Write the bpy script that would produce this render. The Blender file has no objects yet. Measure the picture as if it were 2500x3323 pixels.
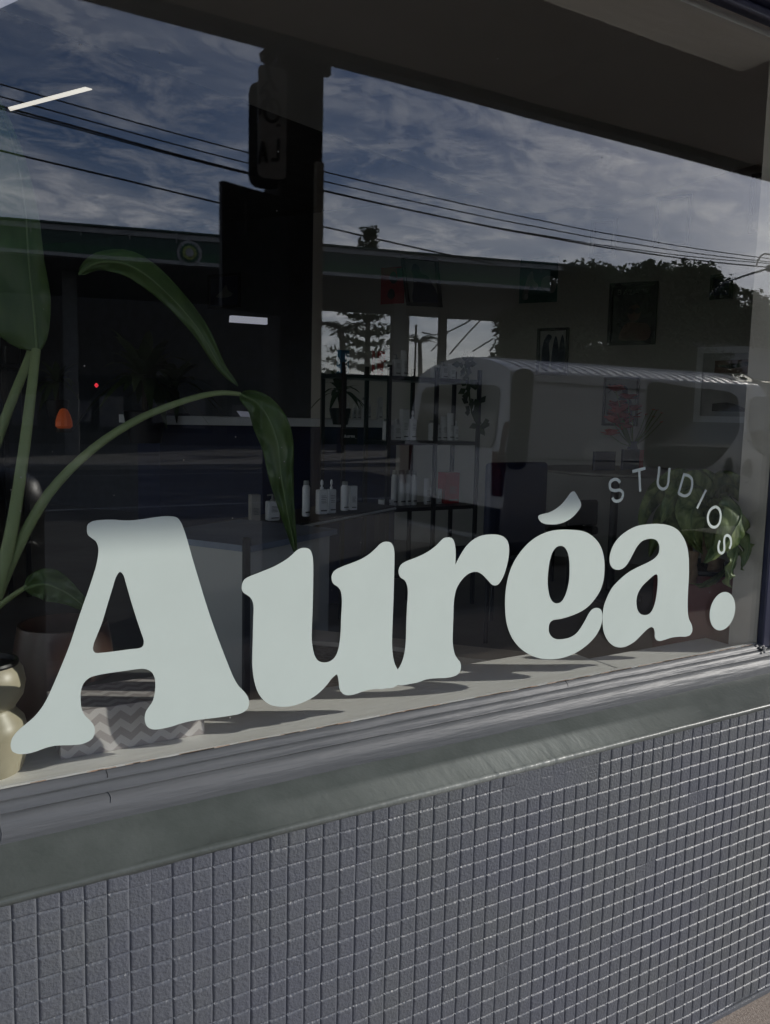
import bpy, bmesh, math, random
import numpy as np
from mathutils import Vector, Matrix, noise
from mathutils.geometry import tessellate_polygon
from math import radians as R, sin, cos, pi
random.seed(7)
C = bpy.context.scene.collection
SC = bpy.context.scene

# ------------------------------------------------------------ camera, sky, sun
CAM = Vector((0.0, -1.229, 1.356))
RIGHT = Vector((0.85768722, -0.51369217, 0.02220317))
DOWN = Vector((-0.03976877, -0.10932922, -0.99320973))
FWD = Vector((0.51263152, 0.8509803, -0.11419918))
cd = bpy.data.cameras.new('camera'); cam = bpy.data.objects.new('camera', cd); C.objects.link(cam)
cd.sensor_fit = 'HORIZONTAL'; cd.sensor_width = 36; cd.lens = 38.88
cd.clip_start = 0.02; cd.clip_end = 3000
mw = Matrix.Identity(4)
for i in range(3):
    mw[i][0] = RIGHT[i]; mw[i][1] = -DOWN[i]; mw[i][2] = -FWD[i]; mw[i][3] = CAM[i]
cam.matrix_world = mw
SC.camera = cam
SC.render.resolution_x = 770; SC.render.resolution_y = 1024

SUN = Vector((1.75, -1.0, 0.712)).normalized()
EL = math.asin(SUN.z); AZ = math.atan2(SUN.x, SUN.y)
w = bpy.data.worlds.new('World'); SC.world = w; w.use_nodes = True
wt = w.node_tree; wt.nodes.clear()
def wn(t): return wt.nodes.new(t)
out = wn('ShaderNodeOutputWorld'); bg = wn('ShaderNodeBackground')
sky = wn('ShaderNodeTexSky'); sky.sky_type = 'NISHITA'; sky.sun_disc = False
sky.sun_elevation = EL; sky.sun_rotation = AZ; sky.air_density = 1.0; sky.dust_density = 0.6; sky.ozone_density = 1.6
tc = wn('ShaderNodeTexCoord'); sep = wn('ShaderNodeSeparateXYZ')
wt.links.new(tc.outputs['Generated'], sep.inputs[0])
def wmath(op, a, b=None, clamp=False):
    n = wn('ShaderNodeMath'); n.operation = op; n.use_clamp = clamp
    for i, v in enumerate((a, b)):
        if v is None: continue
        if isinstance(v, (int, float)): n.inputs[i].default_value = v
        else: wt.links.new(v, n.inputs[i])
    return n.outputs[0]
zc = wmath('MAXIMUM', sep.outputs[2], 0.0)
zd = wmath('ADD', zc, 0.17)
cx = wmath('DIVIDE', sep.outputs[0], zd); cy = wmath('DIVIDE', sep.outputs[1], zd)
cmb = wn('ShaderNodeCombineXYZ'); wt.links.new(cx, cmb.inputs[0]); wt.links.new(cy, cmb.inputs[1])
def wnoise(scale, detail, rough, dist, stretch, seed, rot=0.35):
    mp = wn('ShaderNodeMapping'); mp.inputs['Scale'].default_value = stretch; mp.inputs['Location'].default_value = (seed, seed*1.7, 0)
    mp.inputs['Rotation'].default_value = (0, 0, rot)
    wt.links.new(cmb.outputs[0], mp.inputs[0])
    n = wn('ShaderNodeTexNoise'); n.inputs['Scale'].default_value = scale; n.inputs['Detail'].default_value = detail
    n.inputs['Roughness'].default_value = rough; n.inputs['Distortion'].default_value = dist
    wt.links.new(mp.outputs[0], n.inputs['Vector']); return n.outputs['Fac']
def wramp(fac, stops):
    r = wn('ShaderNodeValToRGB'); wt.links.new(fac, r.inputs[0])
    r.color_ramp.elements[0].position = stops[0][0]; r.color_ramp.elements[0].color = (stops[0][1],)*3+(1,)
    r.color_ramp.elements[1].position = stops[-1][0]; r.color_ramp.elements[1].color = (stops[-1][1],)*3+(1,)
    for p, v in stops[1:-1]:
        e = r.color_ramp.elements.new(p); e.color = (v,)*3+(1,)
    return r.outputs[0]
n1 = wramp(wnoise(1.5, 9, 0.62, 0.6, (1, 1.6, 1), 3.1), [(0.42, 0), (0.58, 0.35), (0.75, 1)])
n2 = wramp(wnoise(5.5, 12, 0.74, 0.5, (1, 1.35, 1), 9.4, 0.9), [(0.47, 0), (0.56, 0.5), (0.67, 1)])
n3 = wramp(wnoise(0.5, 3, 0.5, 0.0, (1, 1, 1), 5.0), [(0.35, 0.15), (0.62, 1)])
cl = wmath('MULTIPLY', wmath('ADD', wmath('MULTIPLY', n1, 0.60), wmath('MULTIPLY', n2, 0.50)), n3, True)
hz = wmath('MULTIPLY', wmath('SUBTRACT', 1.0, wmath('MULTIPLY', zc, 3.6), True), 0.30)
cl = wmath('ADD', cl, wmath('MULTIPLY', hz, wmath('SUBTRACT', 1.0, cl)), True)
mix = wn('ShaderNodeMixRGB'); wt.links.new(cl, mix.inputs[0])
tint = wn('ShaderNodeMixRGB'); tint.blend_type = 'MULTIPLY'; tint.inputs[0].default_value = 1; tint.inputs[2].default_value = (1.15, 1.30, 1.75, 1); wt.links.new(sky.outputs[0], tint.inputs[1]); wt.links.new(tint.outputs[0], mix.inputs[1]); mix.inputs[2].default_value = (42.0, 41.5, 42.0, 1)
CLOUDMIX = mix
wt.links.new(mix.outputs[0], bg.inputs[0]); bg.inputs[1].default_value = 0.11
wt.links.new(bg.outputs[0], out.inputs[0])
sd = bpy.data.lights.new('sun', 'SUN'); sun = bpy.data.objects.new('sun', sd); C.objects.link(sun)
sd.energy = 5.0; sd.angle = R(0.53); sd.color = (1.0, 0.955, 0.89)
sun.rotation_euler = (-SUN).to_track_quat('-Z', 'Y').to_euler(); sun.location = (10, -14, 12)
SC.view_settings.view_transform = 'Standard'; SC.view_settings.look = 'None'
SC.view_settings.gamma = 1; SC.view_settings.exposure = -0.42
SC.render.engine = 'CYCLES'
SC.cycles.max_bounces = 12; SC.cycles.transparent_max_bounces = 24; SC.cycles.caustics_reflective = False

# ------------------------------------------------------------ helpers
def ray(px, py):
    return RIGHT*((px-1250)/2700.0)+DOWN*((py-1661.5)/2700.0)+FWD
def at(px, py, Y):                       # point seen in the pixel at depth Y behind the glass
    r = ray(px, py); t = (Y-CAM.y)/r.y; return CAM+r*t
def street(px, py, Y):                   # the real point in the street whose reflection is seen there
    p = at(px, py, Y); return Vector((p.x, -p.y, p.z))
def atz(px, py, z):
    r = ray(px, py); t = (z-CAM.z)/r.z; return CAM+r*t
def link(o, parent=None):
    C.objects.link(o)
    if parent is not None: o.parent = parent
    return o
def tag(o, label=None, cat=None, group=None, kind=None):
    if label: o['label'] = label
    if cat: o['category'] = cat
    if group: o['group'] = group
    if kind: o['kind'] = kind
    return o
def empty(name, label, cat, loc=(0, 0, 0), group=None):
    o = bpy.data.objects.new(name, None); C.objects.link(o); o.location = loc; o.empty_display_size = .1
    return tag(o, label, cat, group)
class MB:
    def __init__(s): s.v = []; s.f = []; s.mi = []
    def add(s, vs, fs, m=0):
        b = len(s.v); s.v += [tuple(v) for v in vs]; s.f += [tuple(b+i for i in f) for f in fs]; s.mi += [m]*len(fs); return s
    def box(s, x0, x1, y0, y1, z0, z1, m=0, M=None):
        vs = [Vector((x, y, z)) for x in (x0, x1) for y in (y0, y1) for z in (z0, z1)]
        if M is not None: vs = [M @ v for v in vs]
        return s.add(vs, [(0, 1, 3, 2), (4, 6, 7, 5), (0, 4, 5, 1), (2, 3, 7, 6), (0, 2, 6, 4), (1, 5, 7, 3)], m)
    def tube(s, pts, rad, n=8, m=0, cap=True, flat=1.0):
        pts = [Vector(p) for p in pts]; k = len(pts)
        if not hasattr(rad, '__len__'): rad = [rad]*k
        vs = []; up = None
        for i, p in enumerate(pts):
            t = (pts[min(i+1, k-1)]-pts[max(i-1, 0)]).normalized()
            if up is None:
                up = Vector((0, 0, 1)) if abs(t.z) < .9 else Vector((0, 1, 0))
            a = t.cross(up).normalized(); b = a.cross(t).normalized(); up = b
            for j in range(n):
                q = 2*pi*j/n; vs.append(p+a*cos(q)*rad[i]+b*sin(q)*rad[i]*flat)
        fs = [(i*n+j, i*n+(j+1) % n, (i+1)*n+(j+1) % n, (i+1)*n+j) for i in range(k-1) for j in range(n)]
        if cap: fs += [tuple(reversed(range(n))), tuple((k-1)*n+j for j in range(n))]
        return s.add(vs, fs, m)
    def lathe(s, prof, c=(0, 0, 0), n=28, m=0, sx=1, sy=1, M=None):
        c = Vector(c); vs = []
        for r, z in prof:
            for j in range(n):
                q = 2*pi*j/n; v = Vector((r*cos(q)*sx, r*sin(q)*sy, z))
                vs.append(c+(M @ v if M is not None else v))
        k = len(prof)
        fs = [(i*n+j, i*n+(j+1) % n, (i+1)*n+(j+1) % n, (i+1)*n+j) for i in range(k-1) for j in range(n)]
        fs += [tuple(reversed(range(n))), tuple((k-1)*n+j for j in range(n))]
        return s.add(vs, fs, m)
    def prism(s, poly, d, m=0):           # closed 3D outline, pushed along d
        poly = [Vector(p) for p in poly]; d = Vector(d); n = len(poly)
        tri = tessellate_polygon([poly])
        vs = poly+[p+d for p in poly]
        fs = [tuple(t) for t in tri]+[tuple(n+i for i in reversed(t)) for t in tri]
        fs += [(i, (i+1) % n, n+(i+1) % n, n+i) for i in range(n)]
        return s.add(vs, fs, m)
    def build(s, name, mats, parent=None, smooth=False, loc=None):
        me = bpy.data.meshes.new(name); me.from_pydata(s.v, [], s.f)
        if not isinstance(mats, (list, tuple)): mats = [mats]
        for m in mats: me.materials.append(m)
        me.polygons.foreach_set('material_index', s.mi)
        bm = bmesh.new(); bm.from_mesh(me); bmesh.ops.recalc_face_normals(bm, faces=bm.faces); bm.to_mesh(me); bm.free()
        if smooth:
            me.polygons.foreach_set('use_smooth', [True]*len(me.polygons))
            if smooth != 'all': me.set_sharp_from_angle(angle=R(40))
        me.update()
        return link(bpy.data.objects.new(name, me), parent)
def bevel(o, wd=.003, seg=2):
    m = o.modifiers.new('bevel', 'BEVEL'); m.width = wd; m.segments = seg; m.limit_method = 'ANGLE'; m.angle_limit = R(40); return o

def mat(name, col, rough=.6, var=.12, vscale=8, bump=0, bscale=60, metal=0, col2=None, stretch=None, spec=.5, coat=0, trans=0, obj=True, bdist=.002, detail=6, trl=0):
    m = bpy.data.materials.new(name); m.use_nodes = True; t = m.node_tree; nd = t.nodes; b = nd['Principled BSDF']
    b.inputs['Roughness'].default_value = rough; b.inputs['Metallic'].default_value = metal
    b.inputs['Specular IOR Level'].default_value = spec; b.inputs['Coat Weight'].default_value = coat
    co = nd.new('ShaderNodeTexCoord'); src = co.outputs['Object']
    if stretch:
        mp = nd.new('ShaderNodeMapping'); mp.inputs['Scale'].default_value = stretch; t.links.new(src, mp.inputs[0]); src = mp.outputs[0]
    n = nd.new('ShaderNodeTexNoise'); n.inputs['Scale'].default_value = vscale; n.inputs['Detail'].default_value = detail
    n.inputs['Roughness'].default_value = .6
    t.links.new(src, n.inputs['Vector'])
    if col2 is None:
        c1 = tuple(max(0, c*(1-var)) for c in col); c2 = tuple(min(1, c*(1+var)) for c in col)
    else: c1, c2 = col, col2
    rp = nd.new('ShaderNodeValToRGB'); rp.color_ramp.elements[0].position = .35; rp.color_ramp.elements[1].position = .65
    rp.color_ramp.elements[0].color = c1+(1,); rp.color_ramp.elements[1].color = c2+(1,)
    t.links.new(n.outputs['Fac'], rp.inputs[0]); t.links.new(rp.outputs[0], b.inputs['Base Color'])
    if bump:
        n2 = nd.new('ShaderNodeTexNoise'); n2.inputs['Scale'].default_value = bscale; n2.inputs['Detail'].default_value = 5
        t.links.new(src, n2.inputs['Vector'])
        bp = nd.new('ShaderNodeBump'); bp.inputs['Strength'].default_value = bump; bp.inputs['Distance'].default_value = bdist
        t.links.new(n2.outputs['Fac'], bp.inputs['Height']); t.links.new(bp.outputs[0], b.inputs['Normal'])
        m['bump'] = 1
    if trl:
        tr = nd.new('ShaderNodeBsdfTranslucent'); t.links.new(rp.outputs[0], tr.inputs[0])
        mx = nd.new('ShaderNodeMixShader'); mx.inputs[0].default_value = trl
        t.links.new(b.outputs[0], mx.inputs[1]); t.links.new(tr.outputs[0], mx.inputs[2])
        t.links.new(mx.outputs[0], nd['Material Output'].inputs[0])
    return m
def emis(name, col, st):
    m = bpy.data.materials.new(name); m.use_nodes = True; b = m.node_tree.nodes['Principled BSDF']
    b.inputs['Base Color'].default_value = col+(1,); b.inputs['Emission Color'].default_value = col+(1,); b.inputs['Emission Strength'].default_value = st
    return m
def spline(pts, k=4, closed=True):
    """Catmull-Rom; a third item in a point marks a sharp corner"""
    P = [Vector((p[0], p[1])) for p in pts]; sharp = [len(p) > 2 for p in pts]; n = len(P); o = []
    for i in range(n if closed else n-1):
        p1, p2 = P[i], P[(i+1) % n]
        p0 = P[(i-1) % n] if (closed or i > 0) else p1
        p3 = P[(i+2) % n] if (closed or i < n-2) else p2
        if sharp[i]: p0 = p1
        if sharp[(i+1) % n]: p3 = p2
        a = max((p1-p0).length, 1e-6)**.5; b_ = max((p2-p1).length, 1e-6)**.5; c = max((p3-p2).length, 1e-6)**.5
        m1 = ((p1-p0)/a/(1) - (p2-p0)/(a+b_) + (p2-p1)/b_)*b_ if not sharp[i] else (p2-p1)
        m2 = ((p2-p1)/b_ - (p3-p1)/(b_+c) + (p3-p2)/c)*b_ if not sharp[(i+1) % n] else (p2-p1)
        for j in range(k):
            t = j/k; t2 = t*t; t3 = t2*t
            o.append(p1*(2*t3-3*t2+1)+m1*(t3-2*t2+t)+p2*(-2*t3+3*t2)+m2*(t3-t2))
    if not closed: o.append(P[-1])
    return o
# ------------------------------------------------------------ the shopfront
M = {}
M['tile'] = mat('painted_tile', (.100, .109, .132), .38, col2=(.112, .122, .132), vscale=5, bump=.8, bscale=210, bdist=.0022)
M['ledge'] = mat('ledge_paint', (.070, .082, .077), .40, col2=(.095, .108, .103), vscale=14, bump=.35, bscale=130, bdist=.0015)
M['sill'] = mat('sill_paint', (.088, .095, .103), .50, col2=(.112, .118, .126), vscale=6, bump=.9, bscale=34, stretch=(.25, 3, 3), bdist=.0025)
M['jamb'] = mat('jamb_paint', (.018, .022, .05), .35, vscale=8, bump=.3, bscale=50)
M['reveal'] = mat('reveal_paint', (.60, .56, .50), .7, vscale=4, bump=.2, bscale=40)
M['white'] = mat('ledge_white', (.84, .83, .79), .55, col2=(.90, .89, .86), vscale=10, bump=.5, bscale=40, stretch=(.5, 3, 3))
M['putty'] = mat('bare_timber', (.40, .22, .12), .8, col2=(.5, .45, .38), vscale=60)
M['vinyl'] = mat('vinyl', (.545, .625, .588), .5, var=.02, vscale=9, bump=.12, bscale=40, bdist=.001, spec=.3)
M['paving'] = mat('footpath', (.27, .225, .19), .9, col2=(.46, .39, .33), vscale=160, bump=.8, bscale=300, bdist=.003)

def glass_mat():
    m = bpy.data.materials.new('window_glass'); m.use_nodes = True; t = m.node_tree; nd = t.nodes; nd.clear()
    o = nd.new('ShaderNodeOutputMaterial'); g = nd.new('ShaderNodeBsdfGlossy'); tr = nd.new('ShaderNodeBsdfTransparent'); mx = nd.new('ShaderNodeMixShader')
    g.inputs['Roughness'].default_value = 0.0; g.inputs['Color'].default_value = (1, 1, 1, 1); tr.inputs[0].default_value = (.955, .965, .955, 1)
    ge = nd.new('ShaderNodeNewGeometry'); dt = nd.new('ShaderNodeVectorMath'); dt.operation = 'DOT_PRODUCT'
    t.links.new(ge.outputs['Normal'], dt.inputs[0]); t.links.new(ge.outputs['Incoming'], dt.inputs[1])
    def mt(op, a, b):
        n = nd.new('ShaderNodeMath'); n.operation = op
        for i, v in enumerate((a, b)):
            if v is None: continue
            if isinstance(v, (int, float)): n.inputs[i].default_value = v
            else: t.links.new(v, n.inputs[i])
        return n.outputs[0]
    c = mt('ABSOLUTE', dt.outputs['Value'], None)
    f = mt('POWER', mt('SUBTRACT', 1.0, c), 5.0)
    f = mt('ADD', mt('MULTIPLY', f, .95), GLASS_F0)
    t.links.new(f, mx.inputs[0]); t.links.new(tr.outputs[0], mx.inputs[1]); t.links.new(g.outputs[0], mx.inputs[2]); t.links.new(mx.outputs[0], o.inputs[0])
    return m
GLASS_F0 = .05
M['glass'] = glass_mat()
def wavy(m):            # old float glass is never quite flat
    t = m.node_tree; nd = t.nodes; co = nd.new('ShaderNodeTexCoord'); nz = nd.new('ShaderNodeTexNoise'); nz.inputs['Scale'].default_value = 2.6; nz.inputs['Detail'].default_value = 1
    mp = nd.new('ShaderNodeMapping'); mp.inputs['Scale'].default_value = (1, 0, 1.3); t.links.new(co.outputs['Object'], mp.inputs[0]); t.links.new(mp.outputs[0], nz.inputs['Vector'])
    bp = nd.new('ShaderNodeBump'); bp.inputs['Strength'].default_value = 1; bp.inputs['Distance'].default_value = .00018; t.links.new(nz.outputs['Fac'], bp.inputs['Height'])
    g = [n for n in nd if n.type == 'BSDF_GLOSSY'][0]; t.links.new(bp.outputs[0], g.inputs['Normal'])
wavy(M['glass'])

XL, XR = -2.2, 1.814          # window opening
ZB, ZT = .824, 2.21

# tiled stall-riser: every tile a small pillow with its own wobble
def tiles():
    pu, pv = .030, .03094; x0 = -.114*.03+.0; nu0, nu1, nv = -95, 118, 24; ztop = .727; Y = -.12
    v = []; f = []
    def cn(i, j):   # grid corner wobble
        p = Vector((i*.73, j*.91, 3.3)); q = noise.noise_vector(p)*.0011
        return x0+.114*.03*0+(i+.127)*pu-.0038+q.x, ztop-j*pv+q.z
    for j in range(nv):
        for i in range(nu0, nu1):
            c = [cn(i, j), cn(i+1, j), cn(i+1, j+1), cn(i, j+1)]
            mx = sum(a[0] for a in c)/4; mz = sum(a[1] for a in c)/4
            dn = noise.noise(Vector((i*.16, j*.28, 9.1)))
            dep = .0025*(1 if dn < .45 else max(.3, 1-(dn-.45)*5)); dep *= random.uniform(.75, 1.1)
            if 30 < i < 39 and j < 2 and i+j*3 > 31: dep *= .12
            tx, tz = random.uniform(-.00022, .00022), random.uniform(-.00022, .00022)
            b = len(v); base = Y+.0006*noise.noise(Vector((i*.3, j*.3, 0)))*0
            for ring, (ins, hgt) in enumerate(((0, 0), (.0006, .30), (.0013, .58), (.0021, .80), (.0031, .93), (.0046, 1.0))):
                for k, (cxx, czz) in enumerate(c):
                    sx = 1 if mx > cxx else -1; sz = 1 if mz > czz else -1
                    v.append((cxx+sx*ins, base-dep*hgt-(tx*sx+tz*sz)*hgt, czz+sz*ins))
            for ring in range(5):
                for k in range(4):
                    a = b+ring*4+k; a2 = b+ring*4+(k+1) % 4
                    f.append((a, a2, a2+4, a+4))
            f.append((b+20, b+21, b+22, b+23))
    mb = MB(); mb.add(v, f)
    xa, xb = cn(nu0, 0)[0], cn(nu1, 0)[0]
    return mb, xa, xb
mb, XA, XB = tiles()
wall = empty('shopfront_wall', 'grey painted mosaic tile wall below the shop window', 'wall', (0, -.12, 0))
def child(o, p):
    o.parent = p; o.matrix_parent_inverse = p.matrix_basis.inverted(); return o
o = mb.build('tile_facing', M['tile']); child(o, wall)
b = MB().box(XA, XB, -.1205+.002, -.004, 0, .722); b.box(XA, XB, -.118, -.06, 0, .0)
o = b.build('wall_core', M['tile']); child(o, wall)
o = bevel(MB().box(XA, XB, -.128, -.12, -.01, .012).build('base_strip', M['tile']), .003); child(o, wall)
# sloping ledge cap with a rough painted lip
def strip(prof, x0, x1, nx, wob, seed, name, m):
    v = []; f = []; k = len(prof)
    for i in range(nx+1):
        x = x0+(x1-x0)*i/nx
        for j, (y, z) in enumerate(prof):
            q = noise.noise(Vector((x*9, j*.6, seed)))*wob+noise.noise(Vector((x*45, j*.9, seed+4)))*wob*.6
            v.append((x, y+q*.6, z+q))
    for i in range(nx):
        for j in range(k-1):
            f.append((i*k+j, (i+1)*k+j, (i+1)*k+j+1, i*k+j+1))
    mb = MB(); mb.add(v, f); o = mb.build(name, m, smooth='all'); return o
def ledge_glare_wear(m):      # sun thrown back by the pane, put in as paler colour, over rough crazed paint
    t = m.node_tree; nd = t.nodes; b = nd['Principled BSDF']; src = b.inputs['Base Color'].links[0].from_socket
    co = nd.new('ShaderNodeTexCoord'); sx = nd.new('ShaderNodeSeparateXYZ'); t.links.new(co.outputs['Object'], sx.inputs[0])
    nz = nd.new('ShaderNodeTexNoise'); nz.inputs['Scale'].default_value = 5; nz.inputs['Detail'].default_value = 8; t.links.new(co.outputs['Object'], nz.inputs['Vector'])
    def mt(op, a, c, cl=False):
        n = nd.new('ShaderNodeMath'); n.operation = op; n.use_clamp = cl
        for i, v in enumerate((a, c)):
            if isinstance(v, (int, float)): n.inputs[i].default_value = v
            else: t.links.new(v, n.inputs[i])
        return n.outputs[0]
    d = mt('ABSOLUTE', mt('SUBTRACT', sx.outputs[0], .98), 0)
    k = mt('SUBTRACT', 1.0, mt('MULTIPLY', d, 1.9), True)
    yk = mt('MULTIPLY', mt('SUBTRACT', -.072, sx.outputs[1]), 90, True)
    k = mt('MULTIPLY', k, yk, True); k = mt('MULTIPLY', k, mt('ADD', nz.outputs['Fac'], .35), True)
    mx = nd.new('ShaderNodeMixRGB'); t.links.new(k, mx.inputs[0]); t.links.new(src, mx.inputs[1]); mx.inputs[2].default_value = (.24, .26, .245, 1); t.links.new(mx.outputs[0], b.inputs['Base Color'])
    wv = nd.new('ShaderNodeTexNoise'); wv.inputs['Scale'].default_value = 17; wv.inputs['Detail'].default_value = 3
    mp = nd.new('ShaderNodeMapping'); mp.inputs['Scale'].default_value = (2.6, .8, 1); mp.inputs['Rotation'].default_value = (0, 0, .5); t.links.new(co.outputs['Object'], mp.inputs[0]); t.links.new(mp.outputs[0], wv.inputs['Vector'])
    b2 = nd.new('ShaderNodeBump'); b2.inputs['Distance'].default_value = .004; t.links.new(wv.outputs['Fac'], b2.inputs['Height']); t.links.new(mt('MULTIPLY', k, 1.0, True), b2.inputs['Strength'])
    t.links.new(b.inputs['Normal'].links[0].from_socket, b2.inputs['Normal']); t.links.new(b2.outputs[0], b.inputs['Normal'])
ledge_glare_wear(M['ledge'])
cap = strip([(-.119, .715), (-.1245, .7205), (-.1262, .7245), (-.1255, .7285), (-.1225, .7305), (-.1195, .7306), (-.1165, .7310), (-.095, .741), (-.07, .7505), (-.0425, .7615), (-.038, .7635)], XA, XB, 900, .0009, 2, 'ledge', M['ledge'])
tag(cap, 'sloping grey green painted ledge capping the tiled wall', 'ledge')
# moulded timber sill
PI_ = MB().box(XL, XR+.0005, .0062, .012, .802, .8238)
PR = [(-.0405, .758), (-.0418, .768), (-.0412, .778), (-.0385, .788), (-.0345, .7945), (-.029, .7985), (-.0255, .7990), (-.0242, .7975), (-.0236, .8000), (-.0225, .8055), (-.0195, .8105), (-.0158, .8125), (-.0132, .8118), (-.0124, .8112), (-.0118, .8148), (-.0098, .8195), (-.0062, .8232), (-.0025, .8243), (-.0008, .8240), (-.0003, .81)]
wf = empty('window_frame', 'grey glossy moulded frame round the shop window', 'window frame', (0, 0, ZB))
o = strip(PR, XL-.3, XR+.25, 1100, .0007, 11, 'sill', M['sill']); child(o, wf)
o = PI_.build('inner_bead', M['white']); child(o, wf)
jn = MB(); cr_ = MB()
for x in (.115, .262): jn.tube([(x+.0012*sin(k*1.7), y-.0002, z+.0002) for k, (y, z) in enumerate(PR[3:8] if x > .2 else PR[1:7])], .0008, 6)
for x in (.2635, 1.18): cr_.tube([(x+.0006*sin(k*2.3), y-.0001, z+.0001) for k, (y, z) in enumerate(PR[14:18])], .0005, 5)
o = jn.build('paint_run', M['sill'], smooth=True); child(o, wf)
o = cr_.build('crack', mat('crack', (.012, .012, .012), .9), smooth=True); child(o, wf)
def lumps():
    mb = MB()
    for k in range(16):      # lumps of paint and filler in the corner by the jamb
        x = XR-.012+random.uniform(-.012, .02); y = random.uniform(-.026, -.004); r = random.uniform(.002, .0055)
        z = .8135+(y+.02)*.55+random.uniform(-.002, .003)
        mb.lathe([(r*.15, -r*.6), (r, 0), (r*.7, r*.55), (r*.1, r*.8)], (x, y, z), 7, 0, random.uniform(.7, 1.7), random.uniform(.6, 1.2))
    return mb
o = lumps().build('filler_lump', M['sill'], smooth=True); child(o, wf)
MB_ = MB(); MB_.box(XR+.075, XR+.34, -.045, .004, .8145, 2.6); MB_.box(XR-.001, XR+.0745, -.014, .004, .8145, 2.6)
o = bevel(MB_.build('jamb', M['jamb']), .004); child(o, wf)
h = MB(); h.box(XL, XR-.006, -.03, -.004, 2.2125, 2.235); h.box(XL, XR-.006, -.048, -.004, 2.2352, 2.262); h.box(XL, XR-.006, -.07, -.004, 2.2622, 2.33)
o = bevel(h.build('head', M['jamb']), .006, 3); child(o, wf)
o = MB().box(XL-.30, XL-.002, -.045, .07, .8145, 2.6).build('jamb', M['jamb']); child(o, wf)
pt = MB()
for k in range(150):         # bare worn timber line where the paint has chipped off
    x = XL+random.random()*(XR-XL); l = random.uniform(.01, .06); x1 = min(x+l, XR-.02)
    pt.box(x, x1, -.0012, .0003, .8236, .8247+random.uniform(0, .0006))
o = pt.build('chipped_edge', M['putty']); child(o, wf)
g = MB().box(XL, XR, .0, .006, .8245, 2.2120)
# two parallel surfaces of one pane
gl = g.build('window_pane', M['glass']); tag(gl, 'large clear shop window pane reflecting the street', 'window glass')
# awning, upper wall
M['soffit'] = mat('soffit', (.66, .58, .50), .8, col2=(.72, .65, .58), vscale=1.5)
M['fascia'] = mat('fascia', (.10, .085, .08), .6)
aw = empty('street_awning', 'flat dark awning over the footpath above the shop window', 'awning', (0, -1.2, 2.9))
D_AW = 2.70
ZA = CAM.z+.4425*(1.229+D_AW)
a = MB()
xs = [-9, -3.2, .4, 3.1, 6.8, 14]
for i in range(5): a.box(xs[i]+.004, xs[i+1]-.004, -D_AW+.09, -.08, ZA+.05, ZA+.07)
o = a.build('soffit_sheet', M['soffit']); child(o, aw)
o = MB().box(-9, 14, -D_AW, -D_AW+.085, ZA, ZA+.32).build('fascia_board', M['fascia']); child(o, aw)
o = MB().box(-9, 14, -D_AW+.086, -.08, ZA+.10, ZA+.13).build('roof_sheet', M['fascia']); child(o, aw)
hp = MB(); hp.box(-9, 14, -.075, .16, 2.3302, 5.2)
o = hp.build('facade_wall', M['jamb']); tag(o, 'dark painted wall above the shop window and awning', 'wall')
o = MB().box(XR+.001, XR+6.2, .0045, .082, 0, 2.33).build('window_pier', M['reveal']); tag(o, 'pale grey plastered pier at the right edge of the window', 'pier')
o = MB().box(XR+.345, XR+9, -.06, .004, 0, 2.33).build('shopfront_pier', M['jamb']); tag(o, 'dark blue painted pier to the right of the shop window', 'pier')
for x0_, x1_ in ((XL-.56, XL-.304), (-6.9, -6.45)):
    o = MB().box(x0_, x1_, -.06, .082, 0, 2.33).build('shopfront_pier', M['jamb']); tag(o, 'dark blue pier between the shop window and the added window' if x0_ > -4 else 'dark blue pier at the far left end of the added window', 'pier')
o = MB().box(-6.449, XL-.561, -.004, .15, 0, .60).build('added_window_riser', M['tile']); tag(o, 'low wall under the added window to the left', 'wall')
o = MB().box(-6.449, XL-.561, .0, .006, .601, 2.329).build('window_pane', M['glass']); tag(o, 'pane of an added unseen window to the left that brightens the salon', 'window glass')  # out of view window, added so more daylight reaches the salon
o = MB().box(XL, XR+.0008, .008, .16, 2.204, 2.3295).build('window_lintel', M['white']); tag(o, 'pale painted lintel along the inside head of the window', 'lintel')
lb = MB().box(XL, 1.40, .0065, .245, .769, .802).box(1.4005, XR+.0005, .0065, .150, .769, .8021).build('display_ledge', M['white']); tag(lb, 'white painted display ledge just inside the window', 'ledge'); bevel(lb, .003)
o = MB().box(XL, XR+.0005, -.002, .145, 0, .768).build('inner_wall', M['reveal']); tag(o, 'plastered wall under the inside of the display ledge', 'wall')

# ------------------------------------------------------------ lettering
def outline(pts, off, sc, k=4):
    return [at(off[0]+p.x/sc, off[1]+p.y/sc, 0) for p in spline(pts, k)]
def decal(loops, name, m, parent, y=-.0007, th=.0005):
    loops = [[Vector((p.x, y, p.z)) for p in l] for l in loops]
    tri = tessellate_polygon(loops); flat = [p for l in loops for p in l]; n = len(flat)
    vs = flat+[p+Vector((0, th, 0)) for p in flat]; fs = [tuple(t) for t in tri]+[tuple(n+i for i in reversed(t)) for t in tri]
    b = 0
    for l in loops:
        k = len(l); fs += [(b+i, b+(i+1) % k, n+b+(i+1) % k, n+b+i) for i in range(k)]; b += k
    mb = MB(); mb.add(vs, fs); return mb.build(name, m, parent)
Z5 = ((0, 1400), 1.3312); ZA_ = ((740, 1700), 3.328); ZB_ = ((1200, 1680), 3.328); ZC = ((1600, 1560), 2.377); ZD = ((1900, 1450), 3.0815)
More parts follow.
